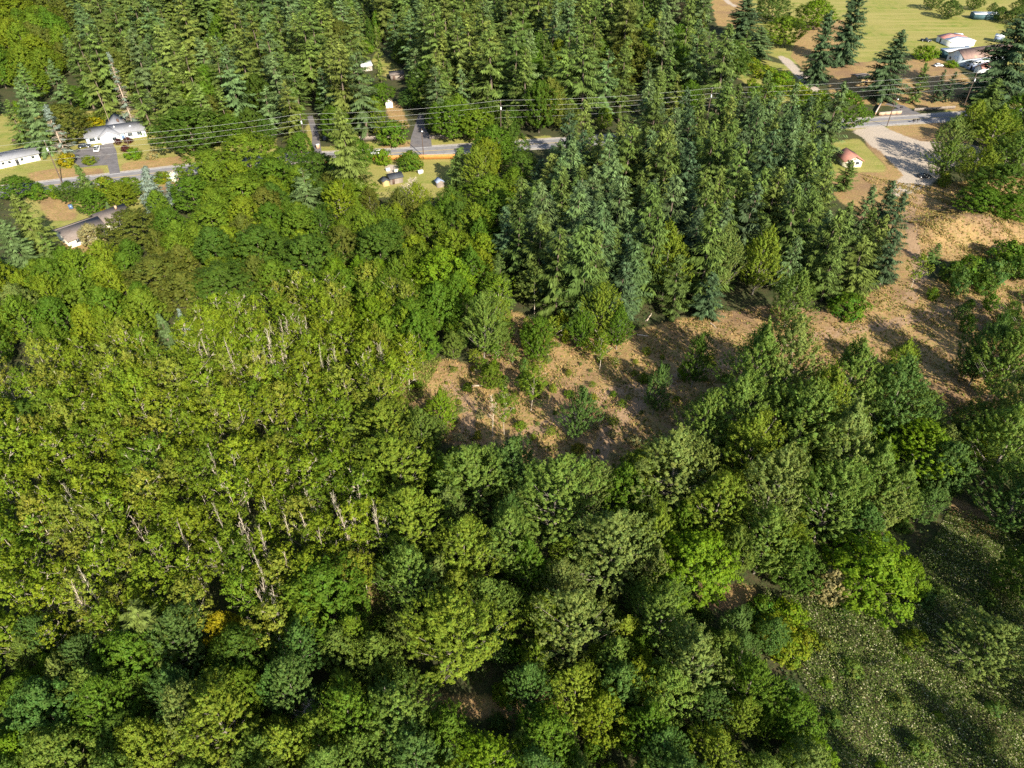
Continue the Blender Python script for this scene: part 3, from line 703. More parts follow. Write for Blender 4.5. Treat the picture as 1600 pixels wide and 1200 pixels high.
T('cottonwood', 690, 640, 66, 12, 'lime', 'bright yellow-green tree at the lower left of the clearing', wm=7)
T('cottonwood', 755, 500, 66, 19, 'cotton', 'tall green tree with white stem left above the clearing', wm=9)
T('dead', 648, 452, 18, 11, 'blue', 'white forked dead stem among the green maples', variant=1)
T('cottonwood', 940, 480, 72, 17, 'cotton_y', 'pale birch-like tree at the front of the spruces', wm=9)
T('cottonwood', 1045, 400, 84, 22, 'cotton_y', 'large light green tree in front of the spruces', wm=11.5)
T('cottonwood', 1128, 400, 66, 21, 'cotton_g', 'pale green tree right of the large light green one', wm=10)
T('spruce', 1115, 425, 60, 14, 'fir_d', 'dark spruce at the foot of the pale green tree')
T('cottonwood', 1190, 400, 80, 20, 'cotton_y', 'light green tree beside the dark spruce gap', wm=11)
T('cottonwood', 1240, 460, 90, 17, 'cotton', 'green tree at the right end of the clearing edge', wm=11)
T('maple', 690, 430, 96, 18, 'lime', 'big bright green maple above the left of the clearing')
T('maple', 640, 500, 90, 14, 'maple', 'bright green maple bordering the clearing')
T('maple', 590, 385, 92, 16, 'maple_d', 'dark green dome of a maple in the middle left')
T('maple', 480, 400, 100, 15, 'maple_d', 'dark dense maple left of the dark dome')
T('maple', 400, 390, 100, 15, 'maple_d', 'dark brownish-green maple above the alders')
T('maple', 380, 300, 110, 13, 'alder2', 'yellow-green tree below the large dark maple by the road')
T('maple', 330, 345, 90, 12, 'alder2', 'yellow-green tree right of the turning driveway')
T('maple', 780, 330, 80, 16, 'maple', 'bright green maple left of the young spruces')
T('maple', 545, 300, 80, 11, 'alder2', 'yellow-green tree below the shaggy conifer')
# big trees right of the clearing
RB = [(1150, 640, 120, 23, 'cotton', 'grey-green cottonwood at the clearing edge, left end of the big clump'), (1235, 570, 130, 25, 'cotton_g', 'tall cottonwood at the top of the big clump'),
      (1255, 660, 135, 25, 'cotton', 'broad cottonwood in the heart of the big clump'), (1330, 600, 120, 24, 'cotton', 'cottonwood on the upper right of the big clump'),
      (1400, 620, 125, 23, 'cotton_d', 'dark green cottonwood on the right shoulder of the big clump'), (1325, 690, 135, 24, 'cotton_g', 'pale cottonwood low in the big clump'),
      (1210, 760, 130, 22, 'cotton_g', 'pale cottonwood at the lower left of the big clump'), (1300, 775, 130, 20, 'cotton', 'cottonwood at the lower edge of the big clump'),
      (1200, 840, 110, 17, 'cotton', 'cottonwood hanging over the gap below the big clump'), (1415, 560, 70, 13, 'cotton_y', 'yellowish small tree on the upper right rim of the big clump'),
      (1060, 730, 160, 21, 'cotton_g', 'wide grey-green cottonwood below the clearing'), (1125, 790, 120, 18, 'cotton_y', 'cottonwood with a pale trunk right of the wide grey-green one'),
      (1440, 700, 130, 14, 'lime', 'lime-green tree right of the big clump'), (1185, 575, 110, 25, 'cotton', 'cottonwood by the red soil left of the clump top')]
RB += [(1545, 540, 80, 19, 'cotton_d', 'shaded cottonwood left of the right-edge trees by the dirt'), (1640, 480, 100, 20, 'cotton', 'cottonwood beyond the right edge above the red dirt'), (1100, 660, 90, 19, 'cotton', 'cottonwood filling the clearing edge left of the big clump'), (1290, 640, 110, 23, 'cotton_y', 'light cottonwood in the middle of the big clump'), (1370, 740, 110, 19, 'cotton', 'cottonwood at the lower right of the big clump'), (1170, 700, 110, 21, 'cotton_y', 'light cottonwood at the left of the big clump')]
for u, v, w, h, c, l in RB: T('cottonwood', u, v, w, h, c, l)
# lower middle
LM = [('cottonwood', 600, 665, 110, 15, 'cotton_y', 'yellow-green cottonwood below the left tip of the clearing'), ('cottonwood', 625, 725, 140, 17, 'cotton_y', 'spreading cottonwood with a white forked stem, lower left of clearing'),
      ('cottonwood', 738, 745, 130, 18, 'cotton', 'round cottonwood showing a white stem below the clearing'), ('cottonwood', 800, 725, 100, 16, 'cotton_d', 'bluish dark cottonwood right of the white-stemmed round one'),
      ('cottonwood', 645, 815, 115, 18, 'cotton_y', 'conical sunlit cottonwood beside the alder stand'), ('cottonwood', 868, 775, 150, 20, 'cotton', 'twin-topped grey-green cottonwood below the clearing'),
      ('maple', 975, 765, 76, 14, 'maple', 'fresh green maple between two grey-green cottonwoods'), ('cottonwood', 725, 860, 120, 18, 'cotton_y', 'light green cottonwood below the round white-stemmed one'),
      ('cottonwood', 800, 850, 100, 18, 'cotton', 'cottonwood behind the light green one'), ('cottonwood', 962, 855, 140, 19, 'cotton_g', 'pale olive cottonwood left of the lime-green maple'),
      ('maple', 1085, 880, 140, 15, 'lime', 'brilliant lime-green maple in the lower middle'), ('cottonwood', 640, 905, 100, 17, 'cotton', 'green cottonwood right of the small bare soil patch'),
      ('maple', 510, 930, 140, 15, 'maple', 'green maple left of the small bare soil patch'), ('cottonwood', 715, 985, 160, 20, 'cotton_y', 'large pale green cottonwood at the bottom middle'),
      ('cottonwood', 895, 975, 130, 18, 'cotton_g', 'yellow-grey cottonwood right of the large pale one'), ('cottonwood', 1035, 960, 110, 16, 'cotton', 'speckled green cottonwood below the lime-green maple'),
      ('cottonwood', 1085, 1040, 120, 17, 'cotton_g', 'silvery cottonwood in the lower right middle'), ('maple', 1000, 1060, 90, 12, 'maple_y', 'yellow-green tree left of the silvery cottonwood'),
      ('cottonwood', 960, 1030, 80, 14, 'cotton', 'small cottonwood between yellow-grey and silvery ones'), ('cottonwood', 830, 1070, 80, 14, 'teal', 'blue-green small cottonwood below the large pale one'),
      ('maple', 945, 1110, 90, 12, 'maple_y', 'yellowish tree near the bottom, left of the dark hollow'), ('maple', 850, 1150, 110, 12, 'maple', 'green tree at the bottom edge below the blue-green one'),
      ('cottonwood', 620, 1110, 150, 15, 'cotton', 'open grey-green cottonwood near the bottom edge'), ('cottonwood', 540, 1085, 70, 11, 'cotton_y', 'small yellow-green cottonwood by the bottom dead twigs'),
      ('deadwide', 490, 1120, 60, 8, 'blue', 'bare twiggy dead tree near the bottom left'), ('cottonwood', 650, 1180, 130, 14, 'cotton_d', 'dark cottonwood cut by the bottom edge'),
      ('cottonwood', 770, 1190, 110, 13, 'lime', 'bright cottonwood cut by the bottom edge right of the dark one'), ('cottonwood', 1120, 1175, 84, 11, 'cotton_y', 'round yellow-green tree at the bottom right'),
      ('cottonwood', 1040, 1170, 90, 12, 'teal', 'dark teal tree left of the round yellow-green one'), ('shrub', 1205, 985, 60, 4, 'maple_y', 'low yellow-green bush beside the bramble slope'), ('shrub', 1235, 960, 50, 3.5, 'lime', 'lime-green bush at the upper bramble corner'), ('shrub', 1230, 1015, 60, 3.5, 'alder', 'yellow-green bush on the left rim of the brambles'), ('shrub', 1190, 950, 44, 3.5, 'maple', 'green bush below the small sunlit soil patch'), ('shrub', 1258, 1000, 44, 2.6, 'maple_y', 'golden-green bush reaching into the brambles'),
      ('maple', 1240, 1120, 90, 9, 'maple', 'green tree at the lower rim of the bramble slope'), ('maple', 1265, 1180, 80, 8, 'lime', 'lime-green bush tree at the bottom beside the brambles'),
      ('maple', 1360, 890, 150, 13, 'lime', 'brilliant lime-green maple above the bramble slope'), ('maple', 1415, 900, 70, 9, 'lime', 'smaller lime-green maple right of the brilliant one'),
      ('maple', 1345, 815, 80, 12, 'teal', 'blue-green maple in the shade below the big clump'), ('cottonwood', 1555, 1010, 130, 12, 'cotton_g', 'grey-green willow-like tree on the bramble slope'),
      ('maple', 1300, 910, 60, 9, 'pale', 'pale straw-leaved tree left of the brilliant lime maple'), ('maple', 1250, 880, 90, 11, 'maple_d', 'dark maple under the big clump'),
      ('cottonwood', 1575, 690, 120, 21, 'cotton', 'cottonwood at the right edge below the shaded track'), ('cottonwood', 1545, 690, 60, 13, 'maple_y', 'golden-green small tree near the right edge'),
      ('cottonwood', 1590, 780, 110, 15, 'cotton_d', 'dark cottonwood at the right edge'), ('cottonwood', 1580, 560, 100, 20, 'cotton', 'cottonwood at the right edge by the red dirt'),
      ('cottonwood', 1520, 560, 50, 9, 'cotton_d', 'small tree with a sunlit tip beside the red dirt'), ('cottonwood', 1600, 620, 100, 21, 'cotton_g', 'pale cottonwood cut by the right edge'),
      ('maple', 1600, 890, 80, 12, 'maple_d', 'dark tree cut by the right edge above the brambles'),
      # lower left
      ('fir', 205, 945, 110, 17, 'fir_y', 'pale grey-green conifer rising from the lower left alders'), ('maple', 205, 1035, 120, 14, 'maple', 'bright green maple in the lower left'),
      ('maple', 70, 1110, 130, 14, 'teal', 'blue-green maple at the lower left edge'), ('maple', 20, 1175, 90, 11, 'lime', 'lime-green tree in the bottom left corner'),
      ('cottonwood', 345, 1130, 150, 16, 'cotton_y', 'leafy cottonwood with a white stem at the bottom left'), ('cottonwood', 290, 1110, 90, 15, 'cotton_g', 'pale cottonwood left of the white-stemmed leafy one'),
      ('maple', 190, 1150, 110, 11, 'maple_d', 'dark maple at the bottom left'), ('maple', 350, 985, 60, 10, 'yellow', 'yellow-leaved tree in the lower left'),
      ('cottonwood', 430, 1080, 70, 12, 'teal', 'dark teal tree left of the bottom dead twigs'), ('cottonwood', 415, 1180, 90, 12, 'cotton', 'green cottonwood at the bottom edge, left part'),
      ('maple', 380, 1020, 90, 13, 'maple_d', 'dark green tree right of the yellow-leaved one'), ('cottonwood', 470, 1010, 90, 13, 'teal', 'shaded tree below the green maple by the soil patch')]
for k, u, v, w, h, c, l in LM: T(k, u, v, w, h, c, l)
for u, v, w, h, c, l in [(1690, 960, 130, 20, 'cotton', 'cottonwood beyond the right edge above the brambles'), (1720, 1090, 130, 18, 'cotton_d', 'cottonwood beyond the right edge of the bramble slope'), (1690, 820, 130, 20, 'cotton_d', 'cottonwood beyond the right edge beside the dark hollow'),
                         (1680, 690, 120, 23, 'cotton', 'cottonwood beyond the right edge near the track'), (1660, 1230, 110, 14, 'cotton', 'cottonwood beyond the bottom right corner'), (1490, 1310, 110, 15, 'cotton_d', 'cottonwood below the bottom edge by the brambles'), (1670, 540, 110, 22, 'cotton', 'cottonwood beyond the right edge by the dirt')]:
    T('cottonwood', u, v, w, h, c, l)
# upper right
T('bigfir', 1347, -25, 64, 36, 'fir_d', 'tallest dark conifer beside the dry field')
T('bigfir', 1300, 15, 54, 32, 'fir_d', 'dark conifer left of the tallest one')
T('bigfir', 1410, 45, 80, 29, 'fir_d', 'broad dark conifer behind the right-hand utility pole')
T('bigfir', 1605, 20, 130, 36, 'fir_d', 'huge dark conifer in front of the barns')
T('bigfir', 1560, 120, 80, 20, 'fir', 'conifer at the foot of the huge dark one')
T('spruce', 1448, 98, 34, 17, 'fir', 'pine with a pale trunk beside the driveway')
T('spruce', 1478, 108, 24, 14, 'fir_d', 'small dark pine left of the far right pole')
T('spruce', 1494, 112, 22, 13, 'fir_d', 'small dark pine touching the far right pole')
T('maple', 1318, 168, 76, 15, 'maple', 'sunlit green maple beside the road junction')
T('maple', 1228, 45, 66, 14, 'alder2', 'yellow-green tree beside the upper gravel lane')
T('maple', 1275, 18, 60, 15, 'lime', 'bright green tree left of the tall dark conifers')
T('bigfir', 1170, -10, 66, 22, 'fir_d', 'dark conifer left of the upper gravel lane')
T('bigfir', 1192, 40, 60, 16, 'fir_b', 'rounded blue-green conifer beside the yellow shrubs')
T('maple', 1210, 10, 60, 14, 'fir', 'dull green tree behind the rounded blue-green conifer')
for i, (u, v, w, l) in enumerate([(1148, 85, 34, 'shrub left of the rounded blue-green conifer'), (1195, 112, 40, 'yellow-green shrub below the rounded conifer'), (1222, 122, 36, 'yellow-green shrub left of the lane end'),
                                  (1245, 140, 40, 'yellow-green shrub under the power lines'), (1262, 150, 30, 'golden shrub left of the sunlit maple'), (1175, 100, 26, 'small golden shrub in the rough field'), (1205, 140, 30, 'green shrub at the plantation edge'), (1280, 152, 30, 'green shrub touching the sunlit maple')]):
    T('shrub', u, v, w, 5, ('maple_y', 'alder', 'lime', 'alder')[i % 4], l)
T('shrub', 1448, 83, 34, 6, 'lime', 'bright green tree in front of the pale-roofed shed')
T('shrub', 1487, 100, 20, 3, 'lime', 'green bush at the barn gable')
for u, v, w, h, c, l in [(1492, 215, 70, 17, 'cotton_g', 'pale feathery cottonwood beside the gravel lot'), (1480, 245, 60, 14, 'cotton', 'cottonwood shading the gravel lot'), (1535, 262, 60, 15, 'cotton_y', 'light cottonwood right of the gravel lot'),
                         (1555, 195, 80, 17, 'cotton_y', 'yellowish cottonwood in front of the huge dark conifer'), (1590, 235, 90, 17, 'cotton', 'cottonwood at the right edge beyond the mound'), (1570, 285, 90, 15, 'maple_d', 'dark maple behind the mound'),
                         (1600, 170, 60, 14, 'maple', 'green tree at the right edge below the barns')]:
    T('cottonwood' if 'cotton' in c else 'maple', u, v, w, h, c, l)
T('maple', 1540, 318, 78, 9, 'maple', 'round bright green tree casting shade left, behind the mound')
T('maple', 1580, 330, 60, 8, 'maple', 'round green tree at the right foot of the mound')
T('shrub', 1476, 281, 18, 5, 'cotton_y', 'small sapling standing in the shade by the gravel lot')
T('spruce', 1468, 380, 30, 7, 'cotton_d', 'young dark tree at the near foot of the mound')
T('spruce', 1415, 300, 62, 20, 'fir_d', 'very dark spruce at the right end of the plantation')
T('spruce', 1355, 372, 80, 18, 'fir_y', 'front spruce standing over the red soil')
for u, v, w, h, c, l in [(1262, 190, 64, 22, 'fir_b', 'blue-green spruce at the plantation corner by the junction'), (1290, 222, 64, 21, 'fir', 'spruce touching the left of the red roof'), (1296, 262, 70, 22, 'fir_y', 'olive spruce below the left of the red-roofed house'), (1330, 250, 44, 11, 'fir', 'spruce standing before the red-roofed house'),
                         (1365, 290, 60, 19, 'fir_b', 'blue-green spruce right below the red-roofed house'), (1395, 282, 60, 20, 'fir_d', 'dark spruce beside the dry bank, second from the plantation end'), (1330, 315, 64, 21, 'fir', 'mid-green spruce in the right part of the plantation'), (1385, 335, 64, 19, 'fir_y', 'olive spruce at the right plantation edge'),
                         (1300, 330, 64, 22, 'fir_b', 'blue-green spruce behind the front spruce'), (1270, 290, 64, 23, 'fir', 'tall spruce behind the olive one by the red roof'), (1405, 365, 56, 16, 'fir_d', 'dark spruce over the dry grass, lowest at the plantation end'), (1310, 385, 60, 17, 'fir', 'spruce left of the front spruce over red soil')]:
    T('spruce', u, v, w, h, c, l)
T('shrub', 1325, 478, 60, 5, 'maple', 'bright green shrub at the foot of the front spruce')
T('alder', 1440, 412, 46, 11, 'cotton_y', 'leaning thin white-stemmed tree right of the spruces', wm=6)
T('shrub', 1459, 458, 16, 3.5, 'alder2', 'small bush on the red soil')
for i, (u, v, w, l) in enumerate([(1490, 425, 40, 'leftmost bush of the hedge row below the mound'), (1520, 420, 50, 'second bush from the left in the hedge row below the mound'), (1555, 425, 46, 'middle bush of the hedge row below the mound'), (1590, 418, 50, 'rightmost full bush in the hedge row below the mound'),
                                  (1610, 400, 50, 'hedge row bush cut by the right edge'), (1500, 440, 30, 'small front bush at the left of the hedge row'), (1540, 442, 36, 'small front bush in the middle of the hedge row'), (1575, 395, 46, 'upper bush standing behind the hedge row, right')]):
    T('shrub', u, v, w, 5.5 + (i % 3), ('maple_d', 'maple', 'cotton_d')[i % 3], l)
for i, (u, v, w, h, l) in enumerate([(1487, 12, 34, 10, 'dark tree at the far edge of the dry field'), (1525, 2, 26, 8, 'leftmost small tree by the white canopy shed'), (1552, 12, 14, 7, 'slim tree right of the white canopy shed'), (1565, 20, 22, 8, 'dark tree in the field right of the slim one'),
                                     (1590, 22, 34, 9, 'dark tree near the top right corner'), (1598, 8, 30, 9, 'tree in the top right corner'), (1460, 0, 30, 9, 'tree at the top edge of the dry field')]):
    T('maple', u, v, w, h, ('fir', 'maple_d')[i % 2], l)

# ------------------------------------------------------------------ what the trees must leave in view (pixels), and where none may stand (ground pixels)
KEEP = [
    [(-60, -40), (84, -40), (92, 40), (70, 70), (-60, 80)],
    [(-20, 198), (55, 195), (62, 222), (110, 232), (134, 212), (150, 186), (215, 186), (232, 212), (245, 236), (290, 258), (290, 270), (250, 277), (190, 280), (110, 288), (60, 297), (-20, 262)],
    [(98, 345), (112, 330), (200, 320), (206, 338), (160, 345), (140, 362), (112, 385), (98, 378)], [(58, 308), (115, 306), (118, 342), (85, 345)], [(270, 270), (294, 268), (290, 295), (272, 308)],
    [(586, 226), (735, 222), (738, 243), (715, 280), (690, 292), (640, 280), (610, 292), (586, 272)], [(436, 240), (456, 238), (456, 250), (440, 252)],
    [(566, 84), (600, 74), (640, 118), (625, 138), (612, 172), (600, 176), (596, 120)], [(640, 186), (660, 182), (676, 226), (637, 230)], [(486, 185), (497, 180), (506, 222), (490, 232)],
    [(640, 602), (690, 570), (740, 590), (800, 622), (850, 560), (880, 530), (930, 572), (1000, 530), (1050, 520), (1180, 490), (1175, 560), (1130, 590), (1010, 650), (930, 720), (850, 722), (800, 700), (745, 662), (700, 668)],
    [(1296, 486), (1320, 490), (1400, 470), (1430, 448), (1600, 448), (1560, 492), (1500, 520), (1450, 540), (1470, 600), (1545, 620), (1520, 640), (1480, 620), (1445, 560), (1380, 500), (1300, 522)],
    [(1440, 330), (1440, 398), (1600, 388), (1600, 350), (1500, 338)], [(1345, 188), (1490, 178), (1500, 195), (1465, 270), (1440, 330), (1400, 290), (1320, 270), (1312, 230), (1330, 215)],
    [(1385, -10), (1560, -10), (1600, 40), (1560, 62), (1530, 110), (1430, 75), (1395, 85)], [(1330, 105), (1360, 105), (1360, 130), (1335, 130)], [(1215, 85), (1228, 82), (1272, 120), (1280, 138)], [(1250, 60), (1275, 55), (1262, 100), (1245, 85)],
    [(1118, -10), (1150, -10), (1145, 30), (1120, 35)], [(575, 903), (598, 903), (602, 940), (580, 945)], [(1100, 918), (1180, 925), (1170, 940), (1100, 950)],
    [(1250, 950), (1380, 930), (1600, 880), (1600, 1200), (1290, 1200), (1270, 1050)], [(825, 226), (856, 222), (856, 236), (826, 240)], [(1470, 780), (1555, 815), (1550, 840), (1500, 830)],
    [(620, 1085), (800, 1090), (800, 1105), (640, 1110)],
]
NOBASE = [gpoly(p) for p in DRY + LAWN[5:] + GRAVEL] + [gpoly(p) for p in [
    [(100, 180), (240, 178), (250, 240), (100, 262)], [(-80, 225), (66, 222), (70, 265), (-80, 280)], [(95, 322), (215, 312), (215, 380), (95, 390)], [(1305, 225), (1365, 225), (1365, 270), (1305, 270)],
    [(636, 150), (664, 150), (680, 235), (632, 235)], [(1430, 40), (1600, 30), (1600, 130), (1430, 110)], [(1220, 940), (1600, 860), (1600, 1210), (1260, 1210)]]]
KEEPA = [(np.array(k), np.min(np.array(k), 0), np.max(np.array(k), 0)) for k in KEEP]
def allowed(x, y, h, w, check_base=True, keep=True, sep=0.55):
    ry = road_y(x)
    if abs(y - ry) < 6.5 + w * 0.22: return False
    if check_base:
        for pl in NOBASE:
            if bool(in_poly(x, y, pl)): return False
    for (tx, ty, tr, th) in TREES:
        dx = tx - x; dy = ty - y
        if dx * dx + dy * dy < (sep * (tr + w / 2)) ** 2: return False
    if keep:
        us = []; vs = []
        for zz, k in ((0.1, 0.3), (0.3, 0.75), (0.55, 0.75), (0.8, 0.5), (1.0, 0.0)):
            for sg in (-1, 0, 1):
                a, b = proj(x + sg * k * w / 2, y, zz * h); us.append(a); vs.append(b)
        us = np.array(us); vs = np.array(vs)
        for k, lo, hi in KEEPA:
            if us.max() < lo[0] or us.min() > hi[0] or vs.max() < lo[1] or vs.min() > hi[1]: continue
            if in_poly(us, vs, k).any(): return False
    return True

WHERE = [   # phrases for a treetop's place, first match wins (pixel boxes)
    (0, -200, 110, 190, 'in the far left corner behind the lawn'), (110, -200, 300, 190, 'in the forest behind the grey-roofed house'), (300, -200, 560, 60, 'at the top, left of the far lawn clearing'),
    (300, 60, 560, 260, 'between the large dark maple and the utility pole'), (560, -200, 700, 260, 'around the far lawn and its shed'), (700, -200, 860, 230, 'across the road right of the shaded driveway'),
    (860, -200, 1010, 120, 'near the two tall dark poplars'), (1010, -200, 1200, 110, 'at the top beside the dry field'), (1200, -200, 1700, 190, 'near the upper gravel lane and barns'),
    (860, 110, 1000, 260, 'at the back left of the spruce plantation'), (1000, 100, 1180, 230, 'at the back of the spruce plantation under the power lines'), (1180, 100, 1320, 300, 'in the plantation left of the red-roofed house'),
    (760, 230, 950, 420, 'on the shaded left side of the plantation'), (950, 230, 1120, 330, 'in the middle of the spruce plantation'), (1120, 230, 1450, 400, 'at the right side of the spruce plantation'),
    (780, 330, 1250, 520, 'in the front row of the plantation above the clearing'), (1200, 400, 1460, 560, 'at the right foot of the plantation'),
    (0, 260, 230, 480, 'round the brown-roofed house'), (230, 240, 560, 400, 'between the road and the alder stand, left part'), (560, 240, 800, 400, 'below the fenced yard with the orange fence'),
    (0, 400, 230, 620, 'in the upper left of the alder stand'), (230, 400, 480, 560, 'along the upper edge of the alder stand'), (480, 400, 800, 620, 'between the alder stand and the clearing'),
    (0, 600, 200, 800, 'at the left edge of the alder stand'), (200, 560, 400, 720, 'in the heart of the alder stand'), (400, 560, 620, 720, 'at the right side of the alder stand, near the clearing'),
    (200, 720, 400, 880, 'in the lower middle of the alder stand'), (400, 720, 600, 900, 'along the lower right rim of the alder stand'), (0, 800, 220, 1000, 'at the lower left of the alder stand'),
    (220, 860, 480, 1000, 'at the lower end of the alder stand'), (0, 980, 300, 1400, 'in the bottom left corner'), (300, 980, 600, 1400, 'at the bottom, left of the open grass strip'),
    (600, 880, 900, 1400, 'at the bottom around the open grass strip'), (900, 880, 1300, 1400, 'at the bottom left of the bramble slope'), (1300, 640, 1700, 1400, 'round the dark hollow above the brambles'),
    (600, 600, 1000, 900, 'between the alder stand and the big cottonwoods'), (1000, 480, 1500, 900, 'under the big cottonwood clump'), (1400, 380, 1700, 660, 'at the right edge by the red dirt'), (1200, 190, 1700, 400, 'round the mound and gravel lot')]
def where(u, v):
    for a, b, c, d, t in WHERE:
        if a <= u < c and b <= v < d: return t
    return 'at the edge of the photo'
CNAME = dict(alder='yellow-green', alder2='fresh green', alder3='straw-tinged', cotton='grey-green', cotton_y='light green', cotton_g='silvery', cotton_d='dark green', lime='lime-green', maple='bright green', maple_d='deep green',
             olive='olive', pale='pale straw', maple_y='golden-green', rust='rust-brown', fir='mid-green', fir_d='dark', fir_b='blue-green', fir_y='olive-green', blue='silvery blue', teal='teal')
KIND_WORD = dict(cottonwood='cottonwood', maple='maple', alder='alder', shrub='shrub', fir='fir', spruce='spruce', dead='bare dead tree', bluespruce='small spruce')
PENDING = []
_O1 = ['', 'first', 'second', 'third', 'fourth', 'fifth', 'sixth', 'seventh', 'eighth', 'ninth', 'tenth', 'eleventh', 'twelfth', 'thirteenth', 'fourteenth', 'fifteenth', 'sixteenth', 'seventeenth', 'eighteenth', 'nineteenth', 'twentieth']
ORD = ['nearest'] + [(_O1[k] if k <= 20 else 'twenty-' + _O1[k - 20] if k < 30 else 'thirty-' + _O1[k - 30]) + '-nearest' for k in range(2, 40) if k != 30]
def finish_labels():
    byl = {}
    for o, lab, u, v in PENDING:
        d, lu, lv, ll = min(((a - u) ** 2 + (b - v) ** 2, a, b, t) for a, b, t in LANDMARKS)
        du, dv = u - lu, v - lv
        side = ('right of' if du > 0 else 'left of') if abs(du) > abs(dv) else ('below' if dv > 0 else 'above')
        byl.setdefault('%s %s the %s' % (lab, side, ll), []).append((d, o))
    for full, items in byl.items():
        items.sort(key=lambda q: q[0])
        for i, (d, o) in enumerate(items):
            o['label'] = full if len(items) == 1 else '%s %s' % (ORD[min(i, len(ORD) - 1)], full)
def zone(poly, zref, spacing, kinds, hr, wr, cols, limit, group, sep=0.55, keep=True, base=True, variants=None, drop=0.0, jt=0.34, cj=0.14):
    W = gpoly(poly, zref); a = np.array(W)
    lo = a.min(0); hi = a.max(0)
    xs = np.arange(lo[0], hi[0], spacing); ys = np.arange(lo[1], hi[1], spacing * 0.87)
    cand = []
    for j, y in enumerate(ys):
        for x in xs:
            cand.append((x + (j % 2) * spacing / 2 + random.uniform(-jt, jt) * spacing, y + random.uniform(-jt, jt) * spacing))
    ca = np.array(cand); ok = in_poly(ca[:, 0], ca[:, 1], W)
    cand = [c for c, o in zip(cand, ok) if o]
    cand.sort(key=lambda c: c[0] ** 2 + c[1] ** 2)
    n = 0; rest = []
    for (x, y) in cand:
        if random.random() < drop: continue
        h = random.uniform(*hr); k = random.choice(kinds); w = h * random.uniform(*wr)
        if not allowed(x, y, h, w, base, keep, sep): continue
        c = random.choice(cols)
        if k == 'maple' and c.startswith('fir'): c = random.choice(('alder2', 'maple', 'olive', 'maple_d')); h *= 0.62; w = h * random.uniform(0.62, 0.85)
        u, v = proj(x, y, h)
        if not (-90 < u < 1690 and v < 1330): continue
        ub, vb = proj(x, y, 0)
        if vb < -5: continue
        if n >= limit: rest.append((x, y, h, w, c, k)); continue
        wh = where(u, v)
        size = 'tall' if h > hr[0] + 0.7 * (hr[1] - hr[0]) else ('short' if h < hr[0] + 0.3 * (hr[1] - hr[0]) else 'middling')
        lab = '%s %s %s' % (size, CNAME[c], KIND_WORD[k])
        o = plant(k, x, y, h, w, jit(COL[c], cj, 0.08), lab, '%s %s' % (KIND_WORD[k] + 's', wh), None if variants is None else random.choice(variants))
        PENDING.append((o, lab, u, v + 12))
        n += 1
    return rest

# saplings and low trees in the clearing's upper bank
zone([(775, 470), (860, 500), (960, 500), (1000, 520), (930, 560), (860, 545), (800, 540)], 3, 6.0, ['alder', 'shrub'], (3.0, 7.0), (0.45, 0.7), ['alder2', 'cotton_y', 'alder'], 30, '', base=False, keep=False)
zone([(690, 500), (790, 490), (850, 510), (850, 560), (810, 600), (760, 585), (700, 560)], 4, 5.0, ['alder', 'shrub', 'maple'], (4, 9), (0.5, 0.8), ['alder2', 'cotton_y', 'maple', 'cotton'], 40, '', base=False, keep=False, sep=0.45)
zone([(780, 440), (830, 470), (890, 490), (990, 480), (1000, 510), (900, 530), (820, 520), (770, 500)], 8, 6.0, ['cottonwood', 'alder', 'maple'], (8, 14), (0.45, 0.65), ['alder2', 'cotton_y', 'lime', 'maple'], 30, '', base=False, keep=False, sep=0.42)
# spruce plantation
zone([(835, 345), (872, 268), (960, 244), (1100, 226), (1230, 214), (1300, 232), (1318, 300), (1385, 345), (1405, 400), (1372, 470), (1300, 475), (1200, 470), (1130, 480), (1040, 496), (950, 515), (880, 510), (820, 490), (790, 430)], 0, 7.5,
     ['spruce'], (17, 29), (0.46, 0.60), ['fir', 'fir', 'fir_b', 'fir_y', 'fir', 'fir_d', 'fir_b'], 299, '', sep=0.34, drop=0.05, jt=0.45, cj=0.2)
# young spruces and green trees on the plantation's left flank
zone([(770, 420), (800, 330), (850, 330), (830, 420), (850, 480), (800, 480)], 8, 5.0, ['spruce', 'spruce', 'alder'], (9, 15), (0.42, 0.56), ['fir_b', 'fir', 'fir_y'], 40, '', sep=0.5)
zone([(-260, 120), (90, 110), (120, 60), (100, 10), (60, -40), (-260, -40)], 8, 12, ['maple'], (13, 20), (0.65, 0.9), ['alder2', 'olive', 'maple_y', 'maple'], 60, '', sep=0.5, keep=False)
# forest beyond the road
far_rest = zone([(-260, 190), (55, 190), (110, 184), (240, 178), (262, 225), (300, 236), (420, 233), (478, 228), (505, 226), (590, 220), (640, 215), (690, 214), (740, 220), (860, 216), (960, 208), (1130, 190), (1160, 110), (1140, 30), (1150, -20), (1150, -60), (-260, -60)], 0, 10.6,
     ['fir', 'fir', 'fir', 'fir', 'fir', 'fir', 'maple'], (17, 37), (0.44, 0.60), ['fir', 'fir', 'fir_y', 'fir_b', 'fir', 'fir_y', 'fir_b'], 310, '', sep=0.36, drop=0.10, jt=0.5, cj=0.24)
zone([(300, 238), (420, 234), (478, 230), (640, 215), (860, 216), (960, 208), (960, 190), (640, 195), (400, 205), (300, 210)], 0, 9, ['maple'], (9, 14), (0.6, 0.85), ['maple', 'alder2', 'maple_d'], 60, '', sep=0.42)
